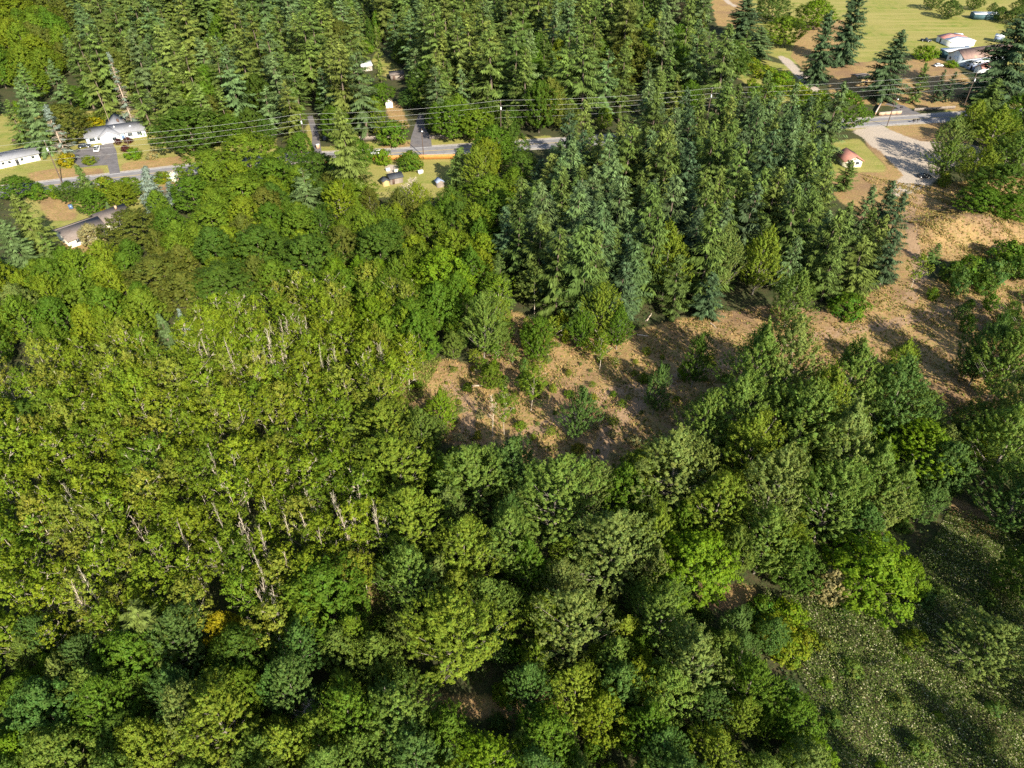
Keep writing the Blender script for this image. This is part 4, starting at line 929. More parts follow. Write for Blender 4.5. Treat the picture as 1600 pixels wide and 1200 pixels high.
# between the road and the alders
zone([(60, 300), (300, 275), (450, 255), (590, 262), (720, 300), (860, 250), (840, 330), (790, 420), (700, 400), (560, 400), (420, 430), (300, 420), (210, 400), (60, 440)], 9, 7.6,
     ['maple', 'maple', 'cottonwood'], (9, 15), (0.62, 0.85), ['alder2', 'maple', 'alder2', 'alder', 'olive', 'maple_d'], 160, '', sep=0.55)
zone([(480, 400), (700, 380), (800, 420), (790, 480), (740, 560), (650, 560), (560, 480)], 10, 6.5, ['maple', 'cottonwood'], (10, 16), (0.5, 0.75), ['maple', 'alder2', 'lime'], 80, '', sep=0.5)
zone([(-40, 400), (120, 400), (260, 470), (120, 520), (-40, 540)], 10, 7, ['maple', 'cottonwood'], (11, 15), (0.55, 0.8), ['alder2', 'maple', 'alder'], 50, '', sep=0.55)
# dead stems then live alders
DEADC = [(430, 520, 34), (455, 505, 30), (405, 560, 26), (440, 545, 24), (505, 770, 34), (540, 790, 30), (475, 810, 34), (400, 890, 44), (420, 935, 40), (330, 850, 50), (240, 830, 55), (380, 800, 40), (350, 730, 50), (585, 555, 24), (600, 810, 24), (500, 545, 40), (105, 920, 50), (110, 780, 50), (330, 545, 40)]
for i, (u, v, s) in enumerate(DEADC):
    for j in range(4 if s < 32 else 3):
        uu, vv = u + random.gauss(0, s * 0.5), v + random.gauss(0, s * 0.4); h = random.uniform(13.5, 17.5)
        p = P(uu, vv, h * 0.85)
        od = plant('dead', p.x, p.y, h, random.uniform(1.8, 3.2), (1, 1, 1), 'thin pale bare stem ' + where(uu, vv), 'bare stems ' + where(uu, vv), bark=jit((0.56, 0.50, 0.41), 0.12))
        PENDING.append((od, 'thin pale bare stem', uu, vv))
        TREES.pop()
alder_rest = zone([(-60, 500), (130, 470), (260, 500), (400, 445), (480, 420), (560, 430), (640, 450), (650, 520), (640, 580), (540, 640), (545, 700), (585, 780), (570, 880), (450, 960), (330, 980), (250, 940), (120, 985), (-60, 1000)], 12, 5.0,
     ['alder'], (10.5, 16.5), (0.36, 0.50), ['alder', 'alder', 'alder2', 'alder3', 'alder'], 299, '', sep=0.36, base=False, keep=False)
# fill among the big foreground trees
zone([(540, 640), (640, 600), (700, 690), (850, 740), (960, 740), (1050, 690), (1150, 560), (1250, 500), (1430, 520), (1480, 650), (1500, 760), (1400, 830), (1250, 860), (1200, 930), (1260, 1100), (1280, 1260), (-60, 1260), (-60, 960), (250, 950), (450, 970), (560, 900)], 7, 6.0,
     ['cottonwood', 'cottonwood', 'maple'], (8, 15), (0.42, 0.62), ['maple', 'cotton', 'cotton_y', 'cotton', 'cotton_g', 'alder2', 'cotton_d'], 290, '', sep=0.42)
zone([(540, 640), (700, 690), (960, 740), (1200, 700), (1480, 700), (1500, 800), (1250, 860), (1200, 930), (1260, 1250), (-60, 1260), (-60, 960), (450, 970)], 1.5, 4.6, ['shrub'], (2.0, 4.2), (0.9, 1.4), ['maple', 'maple_d', 'alder2', 'cotton_d'], 220, '', sep=0.45)
zone([(1430, 640), (1700, 560), (1700, 900), (1500, 900), (1420, 780)], 6, 7.0, ['maple', 'cottonwood'], (5, 11), (0.6, 0.9), ['maple_d', 'cotton_d', 'cotton', 'teal'], 60, '', sep=0.5)
# right of the gravel lot, behind the mound
zone([(1500, 190), (1560, 175), (1700, 160), (1700, 330), (1560, 330), (1520, 290)], 6, 8.0, ['maple', 'cottonwood'], (8, 14), (0.5, 0.7), ['maple', 'cotton_g', 'cotton_y', 'cotton'], 60, '', sep=0.5)
zone([(1130, 90), (1230, 100), (1290, 165), (1200, 165)], 2, 7.0, ['shrub'], (3, 5.5), (0.9, 1.3), ['maple_y', 'alder', 'lime'], 30, '', sep=0.5)
zone([(1470, -30), (1700, -30), (1700, 30), (1590, 20), (1480, 8)], 4, 16, ['maple'], (7, 11), (0.7, 0.9), ['fir', 'maple_d'], 30, '', sep=0.6)

zone([(1250, 960), (1400, 930), (1600, 880), (1700, 880), (1700, 1260), (1290, 1260)], 1, 7.5, ['shrub'], (1.3, 2.8), (1.0, 1.6), ['cotton_g', 'cotton_d', 'alder2', 'cotton'], 60, '', sep=0.5, base=False, keep=False)
zone(DRY[0], 0, 5.2, ['shrub', 'shrub', 'alder'], (0.7, 2.4), (0.8, 1.4), ['alder2', 'cotton_y', 'cotton_g', 'alder3', 'pale'], 120, '', sep=0.5, base=False, keep=False)
zone([(1480, 470), (1700, 450), (1700, 560), (1540, 560)], 2, 7, ['shrub', 'maple'], (2.5, 6), (0.7, 1.0), ['maple_d', 'cotton_d', 'maple'], 30, '', sep=0.5, base=False, keep=False)
finish_labels()
# far wood beyond what can be counted: one object
def far_wood(rest):
    b = MB(); r = np.random.default_rng(5)
    K, Tk = conifer(900, 30, 4.7, step=2.0, nb=6, power=0.75, droop=0.45, wid=0.9, dense=0.42, ragged=0.25, z0=0.1)
    v0 = np.concatenate(K.v); c0 = np.concatenate(K.c); nq = len(v0) // 4; q0 = np.arange(nq * 4).reshape(-1, 4)
    for (x, y, h, w, c, k) in rest:
        a = r.uniform(0, 6.28); s = (w / 2) / 4.7; ca, sa = math.cos(a), math.sin(a)
        v = np.stack([(v0[:, 0] * ca - v0[:, 1] * sa) * s + x, (v0[:, 0] * sa + v0[:, 1] * ca) * s + y, v0[:, 2] * h / 30], 1)
        b.add(v, q0, col=c0 * np.array(jit(COL[c], 0.14, 0.08)))
    tag(obj('distant_wood', b.mesh('distant_wood', M_NEEDLE), None, (1, 1, 1)), 'dense dark conifer wood along the far top of the photo', 'wood', None, 'stuff')
print('far rest', len(far_rest), 'alder rest', len(alder_rest), 'trees', len(TREES))
if far_rest: far_wood(far_rest)

# ------------------------------------------------------------------ ground cover (stuff)
def scatter(polys, n, excl=()):
    out = []
    for pl in polys:
        a = np.array(pl); lo = a.min(0); hi = a.max(0)
        m = int(n); x = rng.uniform(lo[0], hi[0], m); y = rng.uniform(lo[1], hi[1], m)
        ok = in_poly(x, y, pl)
        for e in excl: ok &= ~in_poly(x, y, e)
        out.append(np.stack([x[ok], y[ok]], 1))
    return np.concatenate(out)
def undergrowth():
    poly = gpoly([(-60, 1260), (-60, 300), (300, 300), (800, 300), (1000, 480), (1300, 480), (1500, 560), (1700, 560), (1700, 900), (1240, 960), (1280, 1260)])
    ex = [p for p in NOBASE]
    c = scatter([poly], 9000, ex)
    b = MB(); r = np.random.default_rng(3); per = 14
    n = len(c) * per
    pos = np.repeat(c, per, 0) + r.normal(0, 0.75, (n, 2))
    z = np.abs(r.normal(0, 0.55, n)) + 0.1
    zz = gz(pos[:, 0], pos[:, 1]) + z
    nor = unit(r.normal(0, 0.55, (n, 3)) + np.array([0, 0, 1.0])); ax = r.normal(0, 1, (n, 3))
    base = np.repeat(np.array([(0.06, 0.095, 0.02), (0.085, 0.12, 0.03), (0.11, 0.13, 0.03), (0.045, 0.075, 0.025)])[r.integers(0, 4, len(c))], per, 0)
    L = r.uniform(0.3, 0.7, n)
    b.cards(np.c_[pos, zz], nor, ax, L, L * 0.6, base * (1 + r.normal(0, 0.15, (n, 1))))
    tag(obj('undergrowth', b.mesh('undergrowth', M_LEAF), None, (1, 1, 1)), 'low ferns and brush covering the forest floor', 'undergrowth', None, 'stuff')
undergrowth()
def brambles():
    poly = gpoly([(1190, 935), (1260, 930), (1380, 915), (1450, 860), (1480, 800), (1600, 830), (1700, 830), (1750, 1260), (1230, 1260), (1270, 1100), (1210, 1000)])
    c = scatter([poly], 190000)
    r = np.random.default_rng(8); n = len(c)
    h = 0.6 + 0.5 * np.sin(c[:, 0] * 0.21 + c[:, 1] * 0.13) + 0.5 * np.sin(c[:, 0] * 0.55 + 1) * np.sin(c[:, 1] * 0.6) + 0.4 * np.sin(c[:, 0] * 1.3 + c[:, 1] * 0.9)
    m = r.uniform([20, 25], [110, 95], (420, 2)); mr = r.uniform(0.6, 1.9, 420)
    for (mx, my), q in zip(m, mr): h = h + q * 0.75 * np.exp(-((c[:, 0] - mx) ** 2 + (c[:, 1] - my) ** 2) / (q * q))
    z = gz(c[:, 0], c[:, 1]) + np.clip(h, 0.08, 3.2) * r.uniform(0.35, 1.15, n) + 0.05
    nor = unit(r.normal(0, 0.55, (n, 3)) + np.array([0, 0, 0.9])); ax = r.normal(0, 1, (n, 3))
    k = r.random(n)
    base = np.where(k[:, None] < 0.68, np.array([[0.092, 0.142, 0.024]]), np.where(k[:, None] < 0.925, np.array([[0.24, 0.25, 0.095]]), np.array([[0.46, 0.44, 0.28]])))
    L = r.uniform(0.15, 0.34, n)
    b = MB(); b.cards(np.c_[c, z], nor, ax, L, L * 0.75, base * (1 + r.normal(0, 0.18, (n, 1))))
    tag(obj('bramble_thicket', b.mesh('bramble_thicket', M_LEAF), None, (1, 1, 1)), 'pale-speckled bramble slope at the lower right', 'brambles', None, 'stuff')
brambles()
def dry_grass():
    polys = [gpoly(DRY[0]), gpoly(DRY[5]), gpoly([(1440, 330), (1600, 340), (1600, 400), (1440, 405)])][:2]
    c = scatter(polys, 85000)
    r = np.random.default_rng(9); n = len(c)
    far = c[:, 1] > 190; cl = np.where(far, -0.5, 0) + np.sin(c[:, 0] * 0.31 + 2) * np.sin(c[:, 1] * 0.27) + 0.6 * np.sin(c[:, 0] * 0.9 + c[:, 1] * 0.7)
    keep = r.random(n) < np.clip(0.45 + 0.5 * cl, 0.08, 1); c = c[keep]; n = len(c)
    z = gz(c[:, 0], c[:, 1]); per = 3
    pos = np.repeat(np.c_[c, z], per, 0) + r.normal(0, 0.1, (n * per, 3)) * np.array([1, 1, 0.2])
    ax = unit(r.normal(0, 0.55, (n * per, 3)) + np.array([0, 0, 0.8])); L = r.uniform(0.25, 0.7, n * per)
    nor = unit(r.normal(0, 1, (n * per, 3)) * np.array([1, 1, 0.4]) + np.array([0, 0, 0.5]))
    k = np.repeat(r.random(n), per)[:, None]
    base = np.where(k < 0.42, np.array([[0.36, 0.25, 0.10]]), np.where(k < np.repeat(np.where(c[:, 1] > 190, 0.86, 0.66), per)[:, None], np.array([[0.25, 0.20, 0.075]]), np.array([[0.14, 0.17, 0.03]])))
    b = MB(); b.cards(pos + ax * (L * 0.4)[:, None], nor, ax, L, L * 0.5, base * (1 + r.normal(0, 0.15, (n * per, 1))))
    tag(obj('dry_grass', b.mesh('dry_grass', M_GRASS), None, (1, 1, 1)), 'tufts of dry grass and weeds in the clearing and on the mound', 'dry grass', None, 'stuff')
dry_grass()
def green_verge():
    polys = [gpoly([(620, 560), (690, 560), (660, 620), (600, 660)]), gpoly([(575, 1080), (640, 1070), (640, 1120), (590, 1120)])] + [gpoly([(560, 880), (700, 930), (640, 1080), (590, 1060)])]
    c = scatter(polys, 5000); r = np.random.default_rng(19); n = len(c)
    z = gz(c[:, 0], c[:, 1]); ax = unit(r.normal(0, 0.6, (n, 3)) + np.array([0, 0, 0.8])); L = r.uniform(0.3, 0.9, n)
    b = MB(); b.cards(np.c_[c, z] + ax * (L * 0.4)[:, None], unit(r.normal(0, 1, (n, 3)) + np.array([0, 0, .6])), ax, L, L * 0.4, np.array([0.16, 0.19, 0.035]) * (1 + r.normal(0, 0.2, (n, 1))))
    tag(obj('tall_grass', b.mesh('tall_grass', M_GRASS), None, (1, 1, 1)), 'tall green grass along the clearing and the bottom strip', 'grass', None, 'stuff')
green_verge()

# ------------------------------------------------------------------ buildings
def part(name, b, mats, parent, label=None):
    o = obj(name, b.mesh(name, mats), parent)
    if label: o['label'] = label
    return o
def gable_roof_mb(x0, x1, y0, y1, ze, zr, ov=0.45, th=0.16, along='x'):
    b = MB()
    if along == 'x':
        ym = (y0 + y1) / 2; s = (zr - ze) / (ym - y0)
        for sg, ya in ((1, y0 - ov), (-1, y1 + ov)):
            za = ze - s * ov
            v = [(x0 - ov, ya, za), (x1 + ov, ya, za), (x1 + ov, ym, zr), (x0 - ov, ym, zr)]
            w = v + [(p[0], p[1], p[2] + th) for p in v]
            b.add(w, [(0, 1, 2, 3), (7, 6, 5, 4), (0, 4, 5, 1), (1, 5, 6, 2), (2, 6, 7, 3), (3, 7, 4, 0)])
    else:
        xm = (x0 + x1) / 2; s = (zr - ze) / (xm - x0)
        for xa in (x0 - ov, x1 + ov):
            za = ze - s * ov
            v = [(xa, y0 - ov, za), (xa, y1 + ov, za), (xm, y1 + ov, zr), (xm, y0 - ov, zr)]
            w = v + [(p[0], p[1], p[2] + th) for p in v]
            b.add(w, [(0, 1, 2, 3), (7, 6, 5, 4), (0, 4, 5, 1), (1, 5, 6, 2), (2, 6, 7, 3), (3, 7, 4, 0)])
    return b
def gable_walls_mb(x0, x1, y0, y1, ze, zr, along='x'):
    b = MB()
    if along == 'x':
        ym = (y0 + y1) / 2
        v = [(x0, y0, 0), (x1, y0, 0), (x1, y1, 0), (x0, y1, 0), (x0, y0, ze), (x1, y0, ze), (x1, y1, ze), (x0, y1, ze), (x0, ym, zr), (x1, ym, zr)]
        b.add(v, [(0, 1, 5, 4), (1, 2, 6, 5), (2, 3, 7, 6), (3, 0, 4, 7)], [(5, 6, 9), (7, 4, 8)])
    else:
        xm = (x0 + x1) / 2
        v = [(x0, y0, 0), (x1, y0, 0), (x1, y1, 0), (x0, y1, 0), (x0, y0, ze), (x1, y0, ze), (x1, y1, ze), (x0, y1, ze), (xm, y0, zr), (xm, y1, zr)]
        b.add(v, [(0, 1, 5, 4), (1, 2, 6, 5), (2, 3, 7, 6), (3, 0, 4, 7)], [(4, 5, 8), (6, 7, 9)])
    return b
def window(parent, x0, x1, z0, z1, y, frame=True):
    b = MB(); b.box(x0, x1, y - 0.03, y + 0.02, z0, z1)
    w = part('window', b, M_GLASS, parent)
    if frame:
        f = MB(); t = 0.09
        f.box(x0 - t, x1 + t, y - 0.06, y, z1, z1 + t); f.box(x0 - t, x1 + t, y - 0.06, y, z0 - t, z0); f.box(x0 - t, x0, y - 0.06, y, z0, z1); f.box(x1, x1 + t, y - 0.06, y, z0, z1)
        part('frame', f, M_WHITE, w)
    return w
def door(parent, x0, x1, z1, y, mat):
    b = MB(); b.box(x0, x1, y - 0.04, y + 0.02, 0.05, z1)
    d = part('door', b, mat, parent)
    h = MB(); h.box(x1 - 0.2, x1 - 0.12, y - 0.09, y - 0.04, 0.95, 1.05); part('handle', h, M_BLACK, d)
def place_house(name, pl, pr_, label, cat='house'):
    a = P(*pl); c = P(*pr_); d = c - a
    o = empty(name, (a.x, a.y, 0), math.atan2(d.y, d.x)); tag(o, label, cat)
    return o, d.length

# white house with the grey roof
o, L = place_house('house', (137, 226), (229, 213), 'long white and pale blue house with grey gable roof behind the driveway')
D = 9.0
part('wall', gable_walls_mb(0, L, 0, D, 2.7, 4.7), M_PALEBLUE, o)
part('roof', gable_roof_mb(0, L, 0, D, 2.72, 4.74), M_ROOFGREY, o)
gx0, gx1 = L * 0.24, L * 0.56
part('front_gable_wall', gable_walls_mb(gx0, gx1, -2.2, 3, 2.75, 4.55, 'y'), M_WHITE, o, 'white front gable')
part('front_gable_roof', gable_roof_mb(gx0, gx1, -2.2, 4.0, 2.78, 4.6, 0.35, 0.16, 'y'), M_ROOFGREY, o)
rx0, rx1 = L * 0.36, L * 0.68
part('rear_wing_wall', gable_walls_mb(rx0, rx1, 6, 17, 2.75, 4.5, 'y'), M_PALEBLUE, o)
part('rear_wing_roof', gable_roof_mb(rx0, rx1, 5, 17, 2.78, 4.9, 0.4, 0.16, 'y'), M_ROOFGREY, o)
b = MB(); b.box(L * 0.72, L * 0.98, 9.6, 14.5, 2.35, 2.5); po = part('porch_roof', b, M_DARKROOF, o, 'dark flat roof at the back')
for px_ in (0.73, 0.97):
    b = MB(); b.box(L * px_ - 0.07, L * px_ + 0.07, 14.2, 14.34, 0, 2.35); part('post', b, M_WHITE, o)
window(o, 1.2, 3.2, 1.0, 2.2, 0); window(o, 4.0, 5.2, 1.1, 2.2, 0)
b = MB(); b.box(gx0 + 1.0, gx0 + 3.6, -2.26, -2.18, 0.05, 2.2); part('garage_door', b, M_WHITE, o)
window(o, gx1 - 2.6, gx1 - 1.1, 1.0, 2.2, -2.2); door(o, gx1 + 0.6, gx1 + 1.6, 2.1, 0, M_CARBLUE); window(o, L * 0.70, L * 0.78, 1.0, 2.2, 0); window(o, L * 0.86, L * 0.94, 1.0, 2.2, 0)
b = MB(); b.box(L * 0.76, L * 0.79, 2.2, 2.9, 3.6, 4.15); part('skylight', b, M_WHITE, o)
b = MB(); b.box(L * 0.50, L * 0.515, 2.9, 3.2, 3.9, 4.7); part('vent_pipe', b, M_WHITE, o)
b = MB(); b.box(L * 0.56, L * 0.6, 8.2, 8.9, 4.0, 5.4); part('chimney', b, M_BROWNWOOD, o)
# long white outbuilding at the left edge
o, L = place_house('outbuilding', (-60, 277), (64, 250), 'long white outbuilding with grey roof at the left edge', 'outbuilding')
part('wall', gable_walls_mb(0, L, 0, 8.5, 2.7, 4.1), M_WHITE, o); part('roof', gable_roof_mb(0, L, 0, 8.5, 2.72, 4.14, 0.5), M_ROOFGREY, o)
for k in (0.52, 0.60, 0.76, 0.90): window(o, L * k, L * k + 0.9, 1.2, 2.1, 0, False)
door(o, L * 0.69, L * 0.69 + 1, 2.1, 0, M_BLACK)
b = MB(); b.box(L * 0.55, L * 0.56, 2.0, 2.4, 3.2, 3.9); part('vent_pipe', b, M_BLACK, o)
# brown-roofed house
o, L = place_house('house', (112, 388), (172, 366), 'brown-roofed house half hidden by trees, left', 'house')
part('wall', gable_walls_mb(0, L * 0.95, 0, 10, 2.6, 4.4), M_CREAM, o); part('roof', gable_roof_mb(0, L * 0.95, 0, 10, 2.62, 4.44, 0.6), M_ROOFBROWN, o)
part('wing_wall', gable_walls_mb(L * 0.97, L * 1.75, 2.5, 11, 2.6, 4.7), M_CREAM, o); part('wing_roof', gable_roof_mb(L * 0.97, L * 1.75, 2.5, 11, 2.62, 4.74, 0.5), M_ROOFBROWN, o)
window(o, 2, 3.6, 1, 2.1, 0); window(o, 6, 7.6, 1, 2.1, 0); door(o, 4.3, 5.3, 2.1, 0, M_BROWNWOOD)
b = MB(); b.box(L * 1.5, L * 1.55, 5.5, 6.2, 4.4, 5.5); part('chimney', b, M_BRICK, o)
# red-roofed house
o, L = place_house('house', (1319, 262), (1345, 261), 'small cream house with red-brown roof beside the gravel lot')
part('wall', gable_walls_mb(0, L, 0, 7.5, 2.5, 4.1, 'y'), M_CREAM, o); part('roof', gable_roof_mb(0, L, 0, 7.5, 2.52, 4.14, 0.6, 0.16, 'y'), M_ROOFRED, o)
window(o, L * 0.15, L * 0.35, 1.0, 2.2, 0); window(o, L * 0.62, L * 0.82, 1.0, 2.2, 0); door(o, L * 0.44, L * 0.55, 2.1, 0, M_BROWNWOOD)
b = MB(); b.box(L * 0.5 - 0.3, L * 0.5 + 0.3, -0.04, 0.02, 2.9, 3.4); part('gable_vent', b, M_BLACK, o)
# tan shed by the dark conifers
o, L = place_house('shed', (1340, 134), (1358, 132), 'tan shed with brown roof under the dark conifers', 'shed')
part('wall', gable_walls_mb(0, L, 0, 6, 3.2, 3.8), M_TANWALL, o); part('roof', gable_roof_mb(0, L, 0, 6, 3.22, 3.84, 0.5), M_ROOFBROWN, o)
door(o, L * 0.55, L * 0.8, 2.3, 0, M_BROWNWOOD)
# white garden shed in the conifers
o, L = place_house('shed', (603.5, 169), (614, 168), 'small white shed with brown roof in the conifer gap', 'shed')
part('wall', gable_walls_mb(0, L, 0, 4.5, 2.3, 3.4, 'y'), M_WHITE, o); part('roof', gable_roof_mb(0, L, 0, 4.5, 2.32, 3.44, 0.25, 0.12, 'y'), M_ROOFBROWN, o)
door(o, L * 0.4, L * 0.65, 1.9, 0, M_WHITE)
# far cabin and brown roof by the lawn
o, L = place_house('cabin', (566, 112), (582, 110), 'grey cabin with a pale roof edge beside the far lawn', 'cabin')
part('wall', gable_walls_mb(0, L, 0, 6, 2.4, 3.8), M_CONCRETE, o); part('roof', gable_roof_mb(0, L, 0, 6, 2.42, 3.84, 0.3), M_METALROOF, o); window(o, 1, 2.2, 1, 2, 0)
o, L = place_house('shed', (611, 126), (632, 124.5), 'low shed with flat brown roof at the near end of the far lawn', 'shed')
b = MB(); b.box(0, L, 0, 6, 0, 2.3); part('wall', b, M_GREYWOOD, o); b = MB(); b.box(-0.4, L + 0.4, -0.4, 6.4, 2.303, 2.5); part('roof', b, M_ROOFBROWN, o); door(o, 1, 2, 2, 0, M_BROWNWOOD)
# yard sheds by the orange fence
o, L = place_house('shed', (611, 289), (630, 285), 'dark-roofed garden shed in the fenced yard', 'shed')
part('wall', gable_walls_mb(0, L, 0, 4.2, 2.2, 3.1), M_GREYWOOD, o); part('roof', gable_roof_mb(0, L, 0, 4.2, 2.22, 3.14, 0.35), M_DARKROOF, o); door(o, 0.6, 1.5, 1.9, 0, M_BROWNWOOD)
o, L = place_house('shed', (600, 292), (609, 290), 'little tan lean-to beside the dark-roofed garden shed', 'shed')
part('wall', gable_walls_mb(0, L, 0, 3, 1.8, 2.3, 'y'), M_TANWALL, o); part('roof', gable_roof_mb(0, L, 0, 3, 1.82, 2.34, 0.3, 0.12, 'y'), M_DARKROOF, o)
o, L = place_house('shed', (684, 294), (694, 292), 'small blue-grey roofed shed under the spruce in the fenced yard', 'shed')
part('wall', gable_walls_mb(0, L, 0, 2.6, 1.9, 2.6, 'y'), M_GREYWOOD, o); part('roof', gable_roof_mb(0, L, 0, 2.6, 1.92, 2.64, 0.25, 0.1, 'y'), M_BLUEROOF, o)
# barns, upper right
o, L = place_house('barn', (1478, 95), (1503, 104), 'barn with pale gable front and rusty brown roof', 'barn')
part('wall', gable_walls_mb(0, L, 0, 34, 3.6, 6.6, 'y'), M_PALEBLUE, o); part('roof', gable_roof_mb(0, L, 0, 34, 3.62, 6.64, 0.5, 0.18, 'y'), M_ROOFRUST, o)
b = MB(); b.box(L * 0.35, L * 0.65, -0.06, 0.02, 0.05, 3.4); part('barn_door', b, M_WHITE, o); window(o, L * 0.12, L * 0.25, 1.4, 2.6, 0)
o, L = place_house('carport', (1466, 87), (1477, 92), 'pale flat-roofed shed with dark teal side left of the barn', 'shed')
b = MB(); b.box(0, L, 0, 16, 0, 3.4); part('wall', b, M_TEAL, o); b = MB(); b.box(-0.3, L + 0.6, -0.3, 16.3, 3.403, 3.6); part('roof', b, M_METALROOF, o); door(o, 1, 2.2, 2.2, 0, M_BLACK)
o, L = place_house('carport', (1506, 106), (1519, 110), 'white-roofed lean-to on the right of the barn', 'shed')
part('wall', gable_walls_mb(0, L, 0, 18, 3.0, 3.7, 'y'), M_BLUEROOF, o); part('roof', gable_roof_mb(0, L, 0, 18, 3.02, 3.74, 0.3, 0.14, 'y'), M_METALROOF, o); window(o, 1, 2.4, 1.2, 2.2, 0); door(o, 3.2, 4.2, 2.1, 0, M_BLACK)
o, L = place_house('shed', (1521, 113), (1532, 116), 'white shed with faded red roof beside the huge dark conifer', 'shed')
part('wall', gable_walls_mb(0, L, 0, 12, 2.6, 4.0, 'y'), M_WHITE, o); part('roof', gable_roof_mb(0, L, 0, 12, 2.62, 4.04, 0.3, 0.14, 'y'), M_REDROOF, o)
o, L = place_house('shed', (1462, 64), (1484, 74), 'long low shed with red and white sheet roof in the field', 'shed')
part('wall', gable_walls_mb(0, L, 0, 14, 2.6, 3.6), M_WHITE, o)
part('roof', gable_roof_mb(L * 0.52, L, 0, 14, 2.62, 3.64, 0.3), M_METALROOF, o, 'pale half of the roof'); part('roof', gable_roof_mb(0, L * 0.52 - 0.62, 0, 14, 2.62, 3.64, 0.3), M_REDROOF, o, 'red half of the roof'); door(o, 3, 4, 2.1, 0, M_BLACK)
o, L = place_house('canopy_shed', (1514, 27), (1521, 31), 'white-topped canopy shed with teal sides standing alone in the field', 'shed')
b = MB(); b.box(0, L, 0, 14, 0, 3.0); part('wall', b, M_TEAL, o); part('roof', gable_roof_mb(0, L, 0, 14, 3.003, 3.6, 0.3, 0.14, 'y'), M_WHITE, o)
o, L = place_house('trailer_shed', (1551, 66), (1565, 68), 'white boxy trailer shed left of the huge dark conifer', 'shed')
b = MB(); b.box(0, L, 0, 5, 0.5, 3.2); part('wall', b, M_BLUEROOF, o); b = MB(); b.box(-0.2, L + 0.2, -0.2, 5.2, 3.203, 3.4); part('roof', b, M_WHITE, o)
for wx in (0.25, 0.75):
    b = MB(); b.tube([(L * wx, 0.1, 0.4), (L * wx, 0.35, 0.4)], [0.4, 0.4], 10); part('wheel', b, M_TYRE, o)
o, L = place_house('house', (1588, 132), (1612, 138), 'grey-blue house cut by the right edge behind the huge conifer', 'house')
part('wall', gable_walls_mb(0, L, 0, 12, 3, 5, 'y'), M_PALEBLUE, o); part('roof', gable_roof_mb(0, L, 0, 12, 3.02, 5.04, 0.5, 0.16, 'y'), M_BLUEROOF, o); window(o, 2, 4, 1, 2.2, 0)

# ------------------------------------------------------------------ vehicles
def vehicle(u, v, yaw, paint, label, kind='car', name='parked_car'):
    p = P(u, v); o = empty(name, (p.x, p.y, 0.06), yaw); tag(o, label, 'car' if kind == 'car' else kind)
    Lh = 2.25 if kind == 'car' else 2.75; W = 0.92
    if kind == 'car': prof = [(-Lh, .35), (-Lh, .85), (-Lh + .25, .95), (.95, .95), (Lh - .1, .78), (Lh, .6), (Lh, .35)]; cab = [(-Lh + .25, .95), (-Lh + .75, 1.45), (.2, 1.47), (.95, .95)]
    elif kind == 'van': prof = [(-Lh, .4), (-Lh, 2.4), (1.6, 2.4), (2.1, 1.4), (Lh, 1.2), (Lh, .4)]; cab = None
    else: prof = [(-Lh, .45), (-Lh, 1.05), (1.0, 1.05), (Lh - .1, 1.0), (Lh, .8), (Lh, .45)]; cab = [(-.75, 1.05), (-.6, 1.78), (.5, 1.8), (1.15, 1.05)]
    def ext(pf, w0, w1=None):
        b = MB(); n = len(pf); w1 = w1 or w0; zt = max(q[1] for q in pf)
        ws = [w1 if (q[1] > zt - 0.1 and w1 != w0) else w0 for q in pf]
        v_ = [(q[0], -w, q[1]) for q, w in zip(pf, ws)] + [(q[0], w, q[1]) for q, w in zip(pf, ws)]
        qs = [(i, (i + 1) % n, n + (i + 1) % n, n + i) for i in range(n)]
        ts = [(0, i + 1, i) for i in range(1, n - 1)] + [(n, n + i, n + i + 1) for i in range(1, n - 1)]
        b.add(v_, qs, ts); return b
    part('body', ext(prof, W), paint, o)
    if cab:
        gl = ext(cab, W - 0.06, W - 0.2); part('window', gl, M_GLASS, o)
        b = MB(); zt = cab[1][1]; b.box(cab[1][0] + .02, cab[2][0] - .02, -W + .2, W - .2, zt - 0.02, zt + 0.05); part('roof', b, paint, o)
    else:
        b = MB(); b.box(1.7, 2.05, -W + .1, W - .1, 1.5, 2.3); part('window', b, M_GLASS, o)
    if kind == 'truck':
        b = MB(); b.box(-Lh + .15, -.9, -W + .15, W - .15, 1.0, 1.06); part('cargo_bed', b, M_BLACK, o)
    for sx in (-1.4, 1.4):
        for sy in (-1, 1):
            b = MB(); b.tube([(sx, sy * (W - .22), .33), (sx, sy * (W + .02), .33)], [.33, .33], 12)
            w = part('tyre', b, M_TYRE, o)
            b = MB(); b.tube([(sx, sy * (W + .02), .33), (sx, sy * (W + .03), .33)], [.2, .02], 10); part('rim', b, M_METALROOF, w)
    for sy in (-1, 1):
        b = MB(); b.box(Lh - .05, Lh + .02, sy * .6 - .15, sy * .6 + .15, .62, .78); part('headlight', b, M_WHITE, o)
ryaw = math.atan2(ROAD[40].y - ROAD[36].y, ROAD[40].x - ROAD[36].x)
vehicle(152.5, 235, ryaw + math.pi * 0.52, M_CARWHITE, 'white pickup truck parked on the dark driveway', 'truck', 'pickup_truck')
vehicle(133, 230, ryaw, M_CARDARK, 'dark car parked by the left end of the grey-roofed house')
vehicle(589, 240.5, ryaw + math.pi, M_CARWHITE, 'white car driving on the road', 'car', 'car')
vehicle(508, 218, 1.8, M_CARDARK, 'dark car half hidden beside the narrow shaded driveway')
vehicle(1443, 277, 0.05, M_CARDARK, 'dark car in the tree shade on the gravel lot')
vehicle(1446, 65, -0.5, M_CARDARK, 'black pickup truck left of the red and white shed', 'truck', 'pickup_truck')
vehicle(1497, 60, -0.4, M_CARWHITE, 'grey-white van behind the red and white shed', 'van', 'van')
